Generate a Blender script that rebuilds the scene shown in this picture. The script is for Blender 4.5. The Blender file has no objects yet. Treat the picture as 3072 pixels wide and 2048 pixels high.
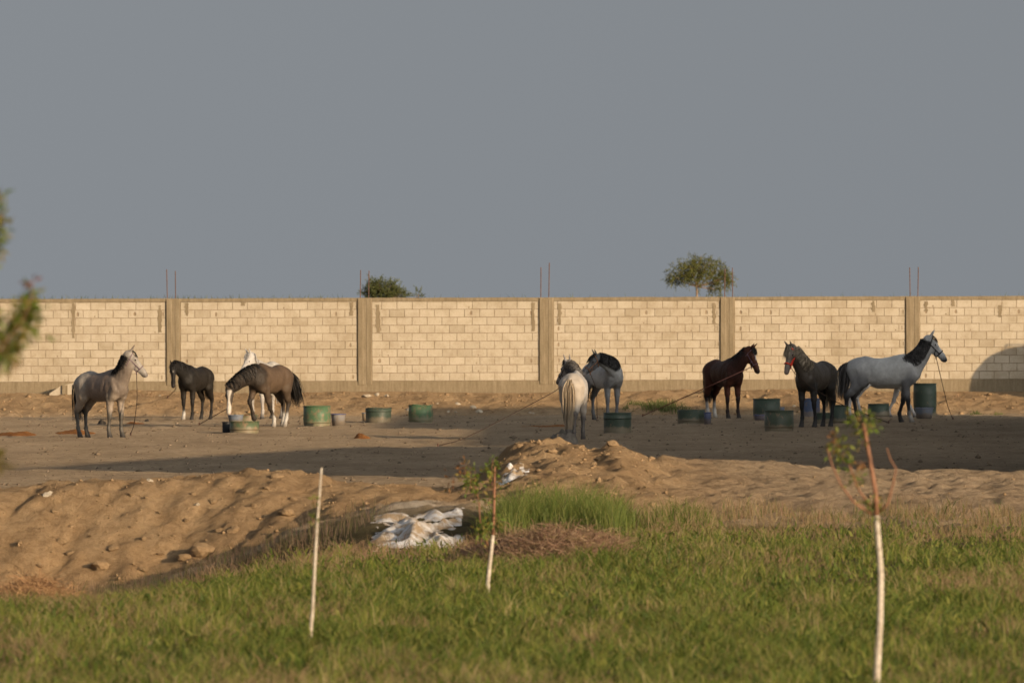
import bpy, math, random
import numpy as np
from mathutils import Vector, Matrix

random.seed(7)
rng = np.random.default_rng(7)
R = math.radians
S = bpy.context.scene
COL = S.collection

# ------------------------------------------------------------------ camera
CAM_H = 2.85            # camera height over the paddock
FPX = 26880.0           # focal length in photo pixels (3072 wide)
HORIZON = 920.0         # photo row of the horizon at the picture's middle
ROLL = 0.0030
PITCH = math.atan((1024.0 - HORIZON) / FPX)
_f = np.array([0, math.cos(PITCH), -math.sin(PITCH)])
_r0 = np.array([1.0, 0, 0])
_u0 = np.cross(_r0, _f)
_u = _u0 * math.cos(ROLL) + _r0 * math.sin(ROLL)
_r = _r0 * math.cos(ROLL) - _u0 * math.sin(ROLL)
cd = bpy.data.cameras.new("camera")
cd.sensor_width = 22.2
cd.lens = FPX / 3072 * 22.2
cd.clip_start = 1.0
cd.clip_end = 20000
cd.dof.use_dof = True
cd.dof.focus_distance = 165.0
cd.dof.aperture_fstop = 4.0
cam = bpy.data.objects.new("camera", cd)
COL.objects.link(cam)
cam.matrix_world = Matrix(((_r[0], _u[0], -_f[0], 0), (_r[1], _u[1], -_f[1], 0), (_r[2], _u[2], -_f[2], CAM_H), (0, 0, 0, 1)))
S.camera = cam

# ------------------------------------------------------------------ sun and sky
SUN_AZ = R(40)          # to the right of straight behind the camera
SUN_EL = R(12.0)
SKY_STRENGTH = 0.138
SUN_STRENGTH = 5.0
w = bpy.data.worlds.new("World")
S.world = w
w.use_nodes = True
nt = w.node_tree
nt.nodes.clear()
out = nt.nodes.new("ShaderNodeOutputWorld")
bg = nt.nodes.new("ShaderNodeBackground")
sky = nt.nodes.new("ShaderNodeTexSky")
sky.sky_type = 'NISHITA'
sky.sun_disc = False
sky.sun_elevation = SUN_EL
sky.sun_rotation = math.pi - SUN_AZ
sky.altitude = 0
sky.air_density = 1.0
sky.dust_density = 9.0
sky.ozone_density = 1.0
hsv = nt.nodes.new("ShaderNodeHueSaturation")
hsv.inputs['Saturation'].default_value = 0.24
hsv.inputs['Value'].default_value = 1.0
# flat haze: low sky painted with the colour higher up, allowing stronger fill
tcw = nt.nodes.new("ShaderNodeTexCoord")
vmx = nt.nodes.new("ShaderNodeVectorMath"); vmx.operation = 'MAXIMUM'
vmx.inputs[1].default_value = (-2, -2, 0.38)
nt.links.new(tcw.outputs['Generated'], vmx.inputs[0])
nt.links.new(vmx.outputs[0], sky.inputs['Vector'])
nt.links.new(sky.outputs[0], hsv.inputs['Color'])
tint = nt.nodes.new("ShaderNodeMix"); tint.data_type = 'RGBA'; tint.blend_type = 'MULTIPLY'
tint.inputs[0].default_value = 1.0
tint.inputs[7].default_value = (0.99, 1.008, 1.02, 1)
nt.links.new(hsv.outputs[0], tint.inputs[6])
nt.links.new(tint.outputs[2], bg.inputs['Color'])
nt.links.new(bg.outputs[0], out.inputs['Surface'])
bg.inputs['Strength'].default_value = SKY_STRENGTH
sl = bpy.data.lights.new("sun", 'SUN')
sl.energy = SUN_STRENGTH
sl.angle = R(0.6)
sl.color = (1.0, 0.74, 0.46)
sun = bpy.data.objects.new("sun", sl)
COL.objects.link(sun)
to_sun = Vector((math.sin(SUN_AZ) * math.cos(SUN_EL), -math.cos(SUN_AZ) * math.cos(SUN_EL), math.sin(SUN_EL)))
sun.rotation_euler = to_sun.to_track_quat('Z', 'Y').to_euler()
sun.location = (40, -40, 60)

S.view_settings.view_transform = 'Standard'
S.view_settings.look = 'None'
S.view_settings.exposure = 0.0
S.view_settings.gamma = 1.0
S.view_settings.use_curve_mapping = False
S.render.engine = 'CYCLES'
S.cycles.use_denoising = True
S.cycles.max_bounces = 6

# ------------------------------------------------------------------ picture rows to places
def ray(px, py):
    return _f * FPX + _r * (px - 1536.0) - _u * (py - 1024.0)
def at_depth(px, py, d):
    v = ray(px, py); t = d / v[1]
    return np.array([v[0] * t, d, CAM_H + v[2] * t])
def at_height(px, py, z=0.0):
    v = ray(px, py); t = (z - CAM_H) / v[2]
    return np.array([v[0] * t, v[1] * t, z])

# ------------------------------------------------------------------ small helpers
def tag(o, label=None, cat=None, group=None, kind=None):
    if label: o["label"] = label
    if cat: o["category"] = cat
    if group: o["group"] = group
    if kind: o["kind"] = kind
    return o
def link(name, me, mats=None, parent=None, loc=None, rotz=None, smooth=False):
    if mats is not None and len(me.materials) == 0:
        for m in (mats if isinstance(mats, (list, tuple)) else [mats]):
            me.materials.append(m)
    if smooth:
        me.polygons.foreach_set("use_smooth", np.ones(len(me.polygons), bool))
    o = bpy.data.objects.new(name, me)
    COL.objects.link(o)
    if parent is not None: o.parent = parent
    if loc is not None: o.location = loc
    if rotz is not None: o.rotation_euler[2] = rotz
    return o
def empty(name, loc=(0, 0, 0), rotz=0.0):
    o = bpy.data.objects.new(name, None)
    o.empty_display_size = 0.1
    o.location = loc; o.rotation_euler[2] = rotz
    COL.objects.link(o)
    return o
def mesh_np(name, V, F):
    """V (n,3), F (m,k) with equal k"""
    V = np.asarray(V, np.float32); F = np.asarray(F, np.int32)
    me = bpy.data.meshes.new(name)
    me.vertices.add(len(V)); me.vertices.foreach_set("co", V.ravel())
    k = F.shape[1]
    me.loops.add(F.size); me.loops.foreach_set("vertex_index", F.ravel())
    me.polygons.add(len(F)); me.polygons.foreach_set("loop_start", np.arange(0, F.size, k, dtype=np.int32))
    me.update(calc_edges=True)
    return me
def set_col(me, C, name="col"):
    a = me.color_attributes.new(name, 'FLOAT_COLOR', 'POINT')
    C = np.asarray(C, np.float32)
    if C.shape[1] == 3: C = np.hstack([C, np.ones((len(C), 1), np.float32)])
    a.data.foreach_set("color", C.ravel())
class MB:
    """collects vertices and faces for one mesh"""
    def __init__(s): s.v = []; s.f = []
    def add(s, vs, fs):
        b = len(s.v); s.v += [tuple(float(c) for c in v) for v in vs]; s.f += [tuple(i + b for i in f) for f in fs]
    def box(s, lo, hi):
        x0, y0, z0 = lo; x1, y1, z1 = hi
        s.add([(x0,y0,z0),(x1,y0,z0),(x1,y1,z0),(x0,y1,z0),(x0,y0,z1),(x1,y0,z1),(x1,y1,z1),(x0,y1,z1)],
              [(3,2,1,0),(4,5,6,7),(0,1,5,4),(1,2,6,5),(2,3,7,6),(3,0,4,7)])
    def tube(s, pts, rad, n=6, cap=True):
        pts = [Vector(p) for p in pts]
        rads = rad if hasattr(rad, '__len__') else [rad] * len(pts)
        vs = []; fs = []
        prev = None
        for i, p in enumerate(pts):
            t = (pts[min(i+1, len(pts)-1)] - pts[max(i-1, 0)]).normalized()
            if prev is None:
                a = t.orthogonal().normalized()
            else:
                a = (prev - t * prev.dot(t))
                a = a.normalized() if a.length > 1e-6 else t.orthogonal().normalized()
            prev = a; b = t.cross(a)
            for k in range(n):
                th = 2 * math.pi * k / n
                vs.append(p + (a * math.cos(th) + b * math.sin(th)) * rads[i])
        for i in range(len(pts) - 1):
            for k in range(n):
                k2 = (k + 1) % n
                fs.append((i*n+k, i*n+k2, (i+1)*n+k2, (i+1)*n+k))
        if cap:
            fs.append(tuple(range(n-1, -1, -1))); fs.append(tuple(range((len(pts)-1)*n, len(pts)*n)))
        s.add(vs, fs)
    def lathe(s, prof, n=24, c=(0, 0, 0), close=False):
        """profile of (radius, z); radius 0 makes a pole"""
        vs = []; fs = []
        for r_, z in prof:
            for k in range(n):
                th = 2 * math.pi * k / n
                vs.append((c[0] + r_ * math.cos(th), c[1] + r_ * math.sin(th), c[2] + z))
        for i in range(len(prof) - 1):
            for k in range(n):
                k2 = (k + 1) % n
                fs.append((i*n+k, i*n+k2, (i+1)*n+k2, (i+1)*n+k))
        s.add(vs, fs)
    def mesh(s, name):
        me = bpy.data.meshes.new(name); me.from_pydata(s.v, [], s.f); me.update(); return me
    def build(s, name, mats=None, parent=None, smooth=False, loc=None, rotz=None):
        return link(name, s.mesh(name), mats, parent, loc, rotz, smooth)

# value noise in numpy
_perm = np.random.default_rng(3).random((256, 256)).astype(np.float32)
def vnoise(x, y):
    x = np.asarray(x, float); y = np.asarray(y, float)
    xi = np.floor(x).astype(int); yi = np.floor(y).astype(int)
    fx = x - xi; fy = y - yi
    fx = fx*fx*(3-2*fx); fy = fy*fy*(3-2*fy)
    g = lambda a, b: _perm[a & 255, b & 255]
    return (g(xi, yi)*(1-fx) + g(xi+1, yi)*fx)*(1-fy) + (g(xi, yi+1)*(1-fx) + g(xi+1, yi+1)*fx)*fy
def fbm(x, y, o=4, gain=0.5):
    s = 0; a = 1; t = 0
    for i in range(o):
        s = s + a * (vnoise(x * 2**i + 17.3*i, y * 2**i + 5.1*i) - 0.5); t += a; a *= gain
    return s / t * 2
def sstep(a, b, x):
    t = np.clip((np.asarray(x, float) - a) / (b - a), 0, 1); return t*t*(3-2*t)

# ------------------------------------------------------------------ materials
def mat(name, rough=0.8, spec=0.3):
    m = bpy.data.materials.new(name); m.use_nodes = True
    b = m.node_tree.nodes["Principled BSDF"]
    b.inputs["Roughness"].default_value = rough
    b.inputs["Specular IOR Level"].default_value = spec
    return m, m.node_tree, b
def N(nt, kind, **kw):
    n = nt.nodes.new(kind)
    for k, v in kw.items():
        if k in n.inputs: n.inputs[k].default_value = v
        else: setattr(n, k, v)
    return n
def ramp(nt, fac, stops):
    n = nt.nodes.new("ShaderNodeValToRGB")
    e = n.color_ramp.elements
    while len(e) < len(stops): e.new(0.5)
    for i, (p, c) in enumerate(stops):
        e[i].position = p; e[i].color = (*c, 1) if len(c) == 3 else c
    nt.links.new(fac, n.inputs[0]); return n.outputs[0]
def mixc(nt, fac, a, b, mode='MIX'):
    n = nt.nodes.new("ShaderNodeMix"); n.data_type = 'RGBA'; n.blend_type = mode
    for sock, v in ((n.inputs[0], fac), (n.inputs[6], a), (n.inputs[7], b)):
        if hasattr(v, 'links'): nt.links.new(v, sock)
        elif isinstance(v, (tuple, list)): sock.default_value = (*v, 1) if len(v) == 3 else v
        else: sock.default_value = v
    return n.outputs[2]
def noise(nt, scale, detail=4, rough=0.6, coord='Object', vec=None, stretch=None):
    n = nt.nodes.new("ShaderNodeTexNoise")
    n.inputs['Scale'].default_value = scale; n.inputs['Detail'].default_value = detail; n.inputs['Roughness'].default_value = rough
    tc = nt.nodes.new("ShaderNodeTexCoord") if coord != 'World' else nt.nodes.new("ShaderNodeNewGeometry")
    v = tc.outputs[coord] if coord != 'World' else tc.outputs['Position']
    if stretch:
        mp = nt.nodes.new("ShaderNodeMapping"); mp.inputs['Scale'].default_value = stretch
        nt.links.new(v, mp.inputs[0]); v = mp.outputs[0]
    nt.links.new(v, n.inputs['Vector'])
    return n.outputs['Fac']
def bump(nt, b, h, strength=0.5, dist=0.02):
    n = nt.nodes.new("ShaderNodeBump"); n.inputs['Strength'].default_value = strength; n.inputs['Distance'].default_value = dist
    nt.links.new(h, n.inputs['Height']); nt.links.new(n.outputs[0], b.inputs['Normal'])
def attr(nt, name):
    n = nt.nodes.new("ShaderNodeAttribute"); n.attribute_name = name; return n
def simple(name, c1, c2=None, scale=5, rough=0.8, spec=0.3, coord='Object', bmp=0, bscale=None, bdist=0.01, metal=0):
    m, t, b = mat(name, rough, spec)
    b.inputs['Metallic'].default_value = metal
    if c2 is None: b.inputs['Base Color'].default_value = (*c1, 1)
    else:
        f = noise(t, scale, 5, 0.65, coord)
        t.links.new(ramp(t, f, [(0.35, c1), (0.65, c2)]), b.inputs['Base Color'])
    if bmp: bump(t, b, noise(t, bscale or scale*3, 5, 0.7, coord), bmp, bdist)
    return m
# ------------------------------------------------------------------ terrain
WALL_D = 240.0
def _ctl(pts, d):
    a = np.array([at_depth(px, py, d)[[0, 2]] for px, py in pts])
    return a[:, 0], a[:, 1]
_rx, _rz = _ctl([(-600,1800),(0,1800),(250,1805),(480,1755),(650,1705),(850,1615),(950,1572),(1100,1540),(1250,1520),(1450,1522),(1600,1550),(1900,1580),(2300,1580),(3072,1580),(3700,1580)], 118.0)
_nx, _nz = _ctl([(-600,1830),(0,1830),(480,1800),(850,1700),(1050,1655),(1400,1645),(1700,1625),(2000,1610),(3072,1610),(3700,1610)], 113.0)
_crest = [(-800,1490,125),(0,1475,125),(300,1452,125),(500,1446,125),(700,1436,125),(800,1426,125),(850,1426,125),(920,1446,125),(1000,1455,125),
          (1200,1464,125.5),(1340,1478,126.5),(1400,1462,127.5),(1450,1425,128.5),(1500,1385,129),(1560,1340,129),(1620,1324,129),(1690,1327,129),(1740,1338,129),(1772,1356,129),
          (1800,1348,129),(1830,1332,129),(1865,1342,129),(1920,1368,129.5),(1970,1386,130.5),(2050,1384,132),(2150,1386,133),(2300,1388,134),
          (2450,1406,134),(2550,1421,134),(3072,1422,134),(3800,1430,134)]
_cw = np.array([at_depth(a, b, d) for a, b, d in _crest])
_flx, _flz = _ctl([(-600,1840),(0,1838),(250,1835),(480,1780),(650,1720),(850,1630),(1000,1560),(1200,1525),(1400,1515),(1480,1500),(1600,1490),(1700,1480),(1900,1490),(2300,1510),(3072,1520),(3700,1520)], 121.5)
def terrain(x, d):
    x = np.asarray(x, float); d = np.asarray(d, float)
    x, d = np.broadcast_arrays(x, d)
    zn = np.interp(x, _nx, _nz); zr = np.interp(x, _rx, _rz); zfl = np.interp(x, _flx, _flz)
    cz = np.interp(x, _cw[:, 0], _cw[:, 2]); cdp = np.interp(x, _cw[:, 0], _cw[:, 1])
    def seg(a, b, d0, d1, sm=0.6):
        t = np.clip((d - d0) / (d1 - d0), 0, 1); t = t*(1-sm) + sm*t*t*(3-2*t)
        return a + (b - a) * t
    back = cdp + 11
    z = np.where(d < 113, seg(0*zn, zn, 80, 113, 0.9), 0)
    z = np.where((d >= 113) & (d < 118), seg(zn, zr, 113, 118), z)
    z = np.where((d >= 118) & (d < 121.5), seg(zr, zfl, 118, 121.5), z)
    z = np.where((d >= 121.5) & (d < cdp), seg(zfl, cz, 121.5, cdp, 0.45), z)
    z = np.where((d >= cdp) & (d < back), seg(cz, 0*cz, cdp, back, 0.7), z)
    foot = 235.4 + 0.5*fbm(x*0.35, x*0+3.3, 2)
    topz = 0.60 + 0.10*fbm(x*0.30, x*0+9.1, 3)
    z = np.where(d > foot, topz * np.clip((d - foot) / (239.6 - foot), 0, 1)**0.8, z)
    z = np.where(d > 242, 0.6 + 2.28*sstep(242, 262, d), z)
    # broken ground of the spoil banks
    rough = sstep(114.5, 118, d) * sstep(back, cdp + 1, d)
    lft = sstep(3.0, -1.0, x)
    n1 = fbm(x*0.9 + d*0.25, d*0.55, 4); n2 = fbm(x*3.1, d*2.2, 3); n3 = np.abs(fbm(x*1.7 + 3, d*1.3, 3))
    gul = np.abs(fbm(x*1.1 - d*0.42, d*0.12 + 4, 3))
    z = z + rough * (0.05*n1 + 0.055*n2 + 0.10*n3*(0.5+0.5*lft) - 0.22*lft*np.clip(0.26 - gul, 0, 1) + 0.075*np.clip(fbm(x*4.6, d*3.2+7, 3, 0.7), -0.15, 1))
    mnd = rough * np.exp(-((x-0.9)/1.6)**2)
    z = z + mnd * (0.10*fbm(x*3.4, d*2.6, 4, 0.7) + 0.03*np.abs(fbm(x*8.0, d*6.0, 2)))
    bk = sstep(234.8, 236.0, d) * sstep(240.2, 239.0, d)
    z = z + bk * (0.10*fbm(x*1.3, d*1.1, 4, 0.65) + 0.06*fbm(x*5, d*3.5, 3) - 0.10*np.clip(0.16-np.abs(fbm(x*0.8+7, d*0.9, 3)), 0, 1))
    pad = sstep(134, 142, d) * sstep(236, 233, d)
    z = z + pad * (0.010*fbm(x*0.45, d*0.16, 3) + 0.036*fbm(x*2.4, d*1.7, 3))
    fld = sstep(119, 112, d) * sstep(50, 60, d)
    z = z + fld * 0.05 * fbm(x*0.5, d*0.3, 3)
    return z

def spaced(*segs):
    o = []
    for a, b, st in segs: o += list(np.arange(a, b, st))
    return o
gx = np.arange(-15.8, 15.81, 0.085)
ext = 16 * 1.35 ** np.arange(0, 21)
gx = np.concatenate([-ext[::-1], gx, ext])
gd = np.array(spaced((-400,-40,60),(-40,50,10),(50,112,0.32),(112,136,0.075),(136,160,0.14),(160,233,0.16),(233,240.4,0.085),(240.4,262,1.8)) + list(262 * 1.25 ** np.arange(0, 17)))
X, Dd = np.meshgrid(gx, gd)
Z = terrain(X, Dd)
V = np.stack([X, Dd, Z], -1).reshape(-1, 3)
nr, nc = X.shape
ii = (np.arange(nr-1)[:, None]*nc + np.arange(nc-1)[None, :]).ravel()
F = np.stack([ii, ii+1, ii+nc+1, ii+nc], 1)
gme = mesh_np("ground", V, F)
# what lies where: red = turf soil, green = pale gypsum dust, blue = orange spoil
xs, ds = V[:, 0], V[:, 1]
bnd = 117.0 + 1.2*fbm(xs*0.6, ds*0.4, 3)
turf = sstep(bnd+1.5, bnd-1.0, ds)
turf = np.maximum(turf, sstep(242, 250, ds))
wx = (xs - at_depth(1290, 1500, 119)[0])
pale = 0.55*np.exp(-(wx/0.9)**2)*sstep(115.5, 118, ds)*sstep(123, 120, ds)*np.clip(0.5+1.6*fbm(xs*2.5, ds*1.5, 3), 0, 1)
spoil = sstep(118, 121, ds)*sstep(139, 130, ds)*(0.25+0.75*sstep(4.0, 1.5, xs))
spoil = np.maximum(spoil, sstep(234.5, 236.5, ds)*sstep(241, 240, ds)*0.9)
set_col(gme, np.stack([turf, pale, spoil], 1))
gm, t, b = mat("ground_earth", 0.95, 0.1)
b.inputs["Diffuse Roughness"].default_value = 1.0
sep = N(t, "ShaderNodeSeparateColor"); t.links.new(attr(t, "col").outputs['Color'], sep.inputs[0])
f1 = noise(t, 0.55, 6, 0.65, 'World', stretch=(1, 0.35, 1)); f2 = noise(t, 7, 5, 0.7, 'World'); f3 = noise(t, 1.6, 4, 0.6, 'World', stretch=(1, 0.3, 1))
pad = ramp(t, f1, [(0.30, (0.33,0.25,0.168)), (0.5, (0.425,0.328,0.222)), (0.72, (0.50,0.39,0.272))])
spo = ramp(t, f3, [(0.25, (0.31,0.205,0.112)), (0.5, (0.40,0.272,0.150)), (0.75, (0.47,0.335,0.195))])
c = mixc(t, sep.outputs[2], pad, spo)
c = mixc(t, sep.outputs[1], c, (0.62,0.58,0.52))
tur = ramp(t, f3, [(0.3, (0.06,0.055,0.025)), (0.7, (0.13,0.10,0.05))])
c = mixc(t, sep.outputs[0], c, tur)
f4 = noise(t, 2.3, 6, 0.75, 'World')
c = mixc(t, 0.6, c, ramp(t, f4, [(0.33, (0.62,0.58,0.53)), (0.5, (1,1,1)), (0.7, (1.08,1.06,1.02))]), 'MULTIPLY')
c = mixc(t, 0.7, c, ramp(t, f2, [(0.28, (0.55,0.52,0.5)), (0.55, (1,1,1)), (0.8, (1.12,1.1,1.08))]), 'MULTIPLY')
t.links.new(c, b.inputs['Base Color'])
bump(t, b, noise(t, 7, 8, 0.8, 'World'), 1.0, 0.14)
tag(link("ground", gme, gm, smooth=True), kind="structure")

# stones and clods
def rock_mesh(seed, squash=0.7):
    rg = np.random.default_rng(seed)
    import bmesh
    bm = bmesh.new(); bmesh.ops.create_icosphere(bm, subdivisions=2, radius=1.0)
    dirs = rg.normal(size=(7, 3)); dirs /= np.linalg.norm(dirs, axis=1, keepdims=True); cut = 0.55 + 0.35*rg.random(7)
    for v in bm.verts:
        p = np.array(v.co)
        for dv, c_ in zip(dirs, cut):
            e = p @ dv - c_
            if e > 0: p = p - dv*e*0.9
        p *= 1 + 0.08*rg.normal()
        v.co = (p[0], p[1], p[2]*squash)
    me = bpy.data.meshes.new("rock"); bm.to_mesh(me); bm.free(); return me
clod_mat = simple("clod_earth", (0.27,0.182,0.10), (0.36,0.248,0.14), 4, 0.95, 0.1, bmp=0.7, bscale=9, bdist=0.05)
stone_mat = simple("pale_stone", (0.36,0.30,0.22), (0.52,0.45,0.35), 4, 0.9, 0.2, bmp=0.5, bscale=9, bdist=0.03)
clods = []
for i in range(5):
    m_ = rock_mesh(i); m_.materials.append(clod_mat); clods.append(m_)
stones = []
for i in range(4):
    m_ = rock_mesh(20+i, 0.6); m_.materials.append(stone_mat); stones.append(m_)
def put_rock(kind, x, d, s, name, label, cat, group):
    o = bpy.data.objects.new(name, random.choice(kind)); COL.objects.link(o)
    o.location = (x, d, float(terrain(x, d)) + s*0.02)
    o.rotation_euler = (random.uniform(-.3,.3), random.uniform(-.3,.3), random.uniform(0,6.28))
    o.scale = (s*random.uniform(.8,1.3), s*random.uniform(.8,1.2), s*random.uniform(.7,1.1))
    tag(o, label, cat, group); return o
def on_bank(px, py, d0=118.5, d1=131.0):
    best = None
    for d in np.arange(d0, d1, 0.12):
        p = at_depth(px, py, d)
        if float(terrain(p[0], d)) >= p[2]: return p[0], d
    p = at_height(px, py, 0.0); return p[0], p[1]
for px, py, s in [(830,1430,.16),(395,1490,.10),(165,1545,.12),(235,1560,.09),(180,1640,.20),(210,1670,.16),(300,1700,.30),(340,1660,.18),(430,1620,.11),(560,1680,.26),(610,1660,.34),(600,1690,.22),
                  (560,1565,.10),(640,1520,.12),(700,1600,.24),(660,1590,.14),(400,1590,.09),(480,1545,.08),(760,1530,.12),(860,1540,.22),(880,1500,.14),(120,1700,.12),(60,1640,.09),(90,1740,.14),
                  (360,1610,.07),(520,1610,.08),(800,1470,.10),(740,1480,.09),(580,1490,.10),(440,1495,.08),(300,1500,.08),(270,1610,.07),(430,1720,.12),(480,1680,.10)]:
    x, d = on_bank(px, py)
    put_rock(clods, x, d, s*0.50, "earth_clod", "tan clod of dry earth on the steep spoil slope above the ditch", "clod", "clods on the spoil slope")
for px, py, s in [(1615,1330,.05),(1840,1338,.11),(1500,1400,.08),(1570,1375,.08),(1690,1370,.06),(1820,1370,.10),(1560,1345,.08),(1740,1345,.09),(1650,1360,.06),(1780,1395,.07),(1870,1400,.07),(1660,1420,.05)]:
    x, d = on_bank(px, py, 119.5, 131.5)
    put_rock(clods, x, d, s*0.8, "earth_clod", "sandy clod sitting on the heaped earth mound", "clod", "clods on the earth mound")
for px, py, s in [(1372,1213,.10),(1345,1238,.07),(1366,1238,.06),(1420,1222,.09),(1437,1236,.12),(1312,1212,.06),(1225,1232,.09),(1100,1192,.12),(1130,1188,.10),(1160,1190,.09),(1590,1240,.05),(1600,1240,.05),(480,1188,.05),(2120,1175,.12),(2140,1172,.10),(330,1190,.06),(2382,1222,.06)]:
    x, d = on_bank(px, py, 233.0, 239.3)
    put_rock(stones, x, min(d, 239.2), s, "stone", "pale stone lying on the earth bank below the block wall", "stone", "stones on the bank below the wall")
for px, py, s in [(140,1490,.09),(152,1482,.06),(590,1515,.05),(450,1448,.05)]:
    x, d = on_bank(px, py, 118.5, 131.0)
    put_rock(stones, x, d, s, "stone", "pale whitish stone near the top of the spoil slope", "stone", "stones on the spoil slope")
# pebbles nobody could count
base = rock_mesh(50, 0.7)
bv = np.array([v.co for v in base.vertices]); 
ico = MB(); ico.add([(1,0,0),(-1,0,0),(0,1,0),(0,-1,0),(0,0,.7),(0,0,-.7)], [(0,2,4),(2,1,4),(1,3,4),(3,0,4),(2,0,5),(1,2,5),(3,1,5),(0,3,5)])
iv = np.array(ico.v); iff = np.array(ico.f)
def pebbles(name, label, X_, D_, S_, m_):
    n = len(X_); z_ = terrain(X_, D_)
    sc = S_[:, None, None]*(0.7+0.6*rng.random((n, 1, 3)))
    jit = 1+0.25*rng.normal(size=(n, 6, 1))
    Vp = iv[None]*sc*jit + np.stack([X_, D_, z_+S_*0.25], 1)[:, None, :]
    Fp = (iff[None] + (np.arange(n)*6)[:, None, None]).reshape(-1, 3)
    tag(link(name, mesh_np(name, Vp.reshape(-1, 3), Fp), m_), label, "gravel", kind="stuff")
n = 4600
d_ = rng.uniform(118.8, 131, n); x_ = rng.uniform(-7.6, 7.6, n)
keep = rng.random(n) < np.where(x_ < 2.2, 1.0, 0.12)
pebbles("bank_gravel", "small loose crumbs of tan earth scattered over the spoil banks", x_[keep], d_[keep], (rng.gamma(1.5, 0.0055, n)*np.where(np.abs(x_-0.9) < 1.6, 1.7, 1.0))[keep]+0.004, clod_mat)
n = 3000
d_ = rng.uniform(138, 236, n); x_ = rng.uniform(-.058, .058, n)*d_
pebbles("paddock_gravel", "small dark crumbs and pebbles strewn over the bare paddock", x_, d_, rng.gamma(2.0, 0.007, n)+0.006, simple("paddock_pebble", (0.10,0.075,0.05), (0.30,0.23,0.16), 0.6, 0.9, 0.1, 'World'))
n = 1100
d_ = rng.uniform(234.5, 239.4, n); x_ = rng.uniform(-14, 14, n)
pebbles("wall_bank_gravel", "crumbs of earth and rubble on the bank along the wall foot", x_, d_, rng.gamma(2.0, 0.010, n)+0.006, clod_mat)
# ------------------------------------------------------------------ block wall
blk_m, t, b = mat("limestone_block", 0.9, 0.15)
oi = N(t, "ShaderNodeObjectInfo"); geo = N(t, "ShaderNodeNewGeometry")
ad = N(t, "ShaderNodeMath", operation='ADD'); t.links.new(oi.outputs['Random'], ad.inputs[0]); t.links.new(geo.outputs['Random Per Island'], ad.inputs[1])
fr = N(t, "ShaderNodeMath", operation='FRACT'); t.links.new(ad.outputs[0], fr.inputs[0])
c = ramp(t, fr.outputs[0], [(0.0, (0.40,0.338,0.248)), (0.10, (0.465,0.40,0.305)), (0.6, (0.475,0.41,0.312)), (0.88, (0.505,0.438,0.336)), (1.0, (0.40,0.34,0.25))])
c = mixc(t, 0.75, c, ramp(t, noise(t, 2.6, 5, 0.7, 'World'), [(0.30, (0.74,0.70,0.63)), (0.55, (1,1,1))]), 'MULTIPLY')
c = mixc(t, 0.55, c, ramp(t, noise(t, 0.55, 6, 0.7, 'World', stretch=(1,1,0.45)), [(0.36, (0.80,0.76,0.69)), (0.52, (1,1,1))]), 'MULTIPLY')
c = mixc(t, 0.6, c, ramp(t, noise(t, 24, 4, 0.7, 'World'), [(0.25, (0.70,0.66,0.60)), (0.5, (1,1,1))]), 'MULTIPLY')
t.links.new(c, b.inputs['Base Color']); bump(t, b, noise(t, 35, 5, 0.7, 'World'), 0.5, 0.012)
con_m, t, b = mat("raw_concrete", 0.9, 0.15)
c = ramp(t, noise(t, 3.0, 6, 0.65, 'World', stretch=(4, 1, 0.5)), [(0.3, (0.19,0.148,0.092)), (0.55, (0.255,0.204,0.132)), (0.8, (0.33,0.27,0.185))])
c = mixc(t, 0.5, c, ramp(t, noise(t, 18, 4, 0.7, 'World'), [(0.3, (0.75,0.72,0.68)), (0.6, (1,1,1))]), 'MULTIPLY')
t.links.new(c, b.inputs['Base Color']); bump(t, b, noise(t, 14, 5, 0.7, 'World', stretch=(3, 1, 0.4)), 0.5, 0.015)
mor_m = simple("mortar", (0.235,0.175,0.115), (0.34,0.265,0.18), 6, 0.95, 0.1, 'World', bmp=0.5, bscale=30)
rust_m = simple("rusty_rebar", (0.10,0.055,0.04), (0.17,0.10,0.075), 20, 0.8, 0.3)
wall = empty("block_wall", (0, WALL_D, 0.0))
tag(wall, "long boundary wall of pale stone blocks between concrete pillars", "wall")
zb = at_depth(1536, 1141, WALL_D)[2]; zt = at_depth(1536, 903, WALL_D)[2]; ztop = at_depth(1536, 892, WALL_D)[2]
PILL = [-620, -55, 520, 1094, 1639, 2182, 2738, 3300, 3860]
pxs = [at_depth(p, 1024, WALL_D)[0] for p in PILL]
PW = 0.193
x0w, x1w = pxs[0]-0.4, pxs[-1]+0.4
mb = MB(); mb.box((x0w, 0.014, zb-0.02), (x1w, 0.19, zt+0.02)); mb.build("mortar_core", mor_m, wall)
def strip(name, xa, xb, za, zc, y0, y1, m_, wob=0.006, step=0.2, parent=wall, bottom_wob=0.0):
    """a cast strip with slightly uneven edges"""
    xs_ = np.arange(xa, xb+step*0.5, step); vs = []; fs = []
    for i, x in enumerate(xs_):
        e = float(fbm(np.array(x*1.7), np.array(za*9.1), 3))*wob; e2 = float(fbm(np.array(x*4.3), np.array(zc*3+2.2), 3))*(bottom_wob or wob)
        vs += [(x, y0, za+e2), (x, y0, zc-0.012+e), (x, y0+0.012, zc+e), (x, y1, zc+e), (x, y1, za)]
    for i in range(len(xs_)-1):
        for j in range(4): fs.append((i*5+j, (i+1)*5+j, (i+1)*5+j+1, i*5+j+1))
        fs.append((i*5+4, (i+1)*5+4, (i+1)*5, i*5))
    n = len(xs_)-1; fs += [(0,1,2,3,4), tuple(n*5+k for k in (4,3,2,1,0))]
    m2 = MB(); m2.add(vs, fs); return m2.build(name, m_, parent)
strip("top_beam", x0w, x1w, zt+0.002, ztop, -0.020, 0.215, con_m, 0.010, 0.15, bottom_wob=0.022)
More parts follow.
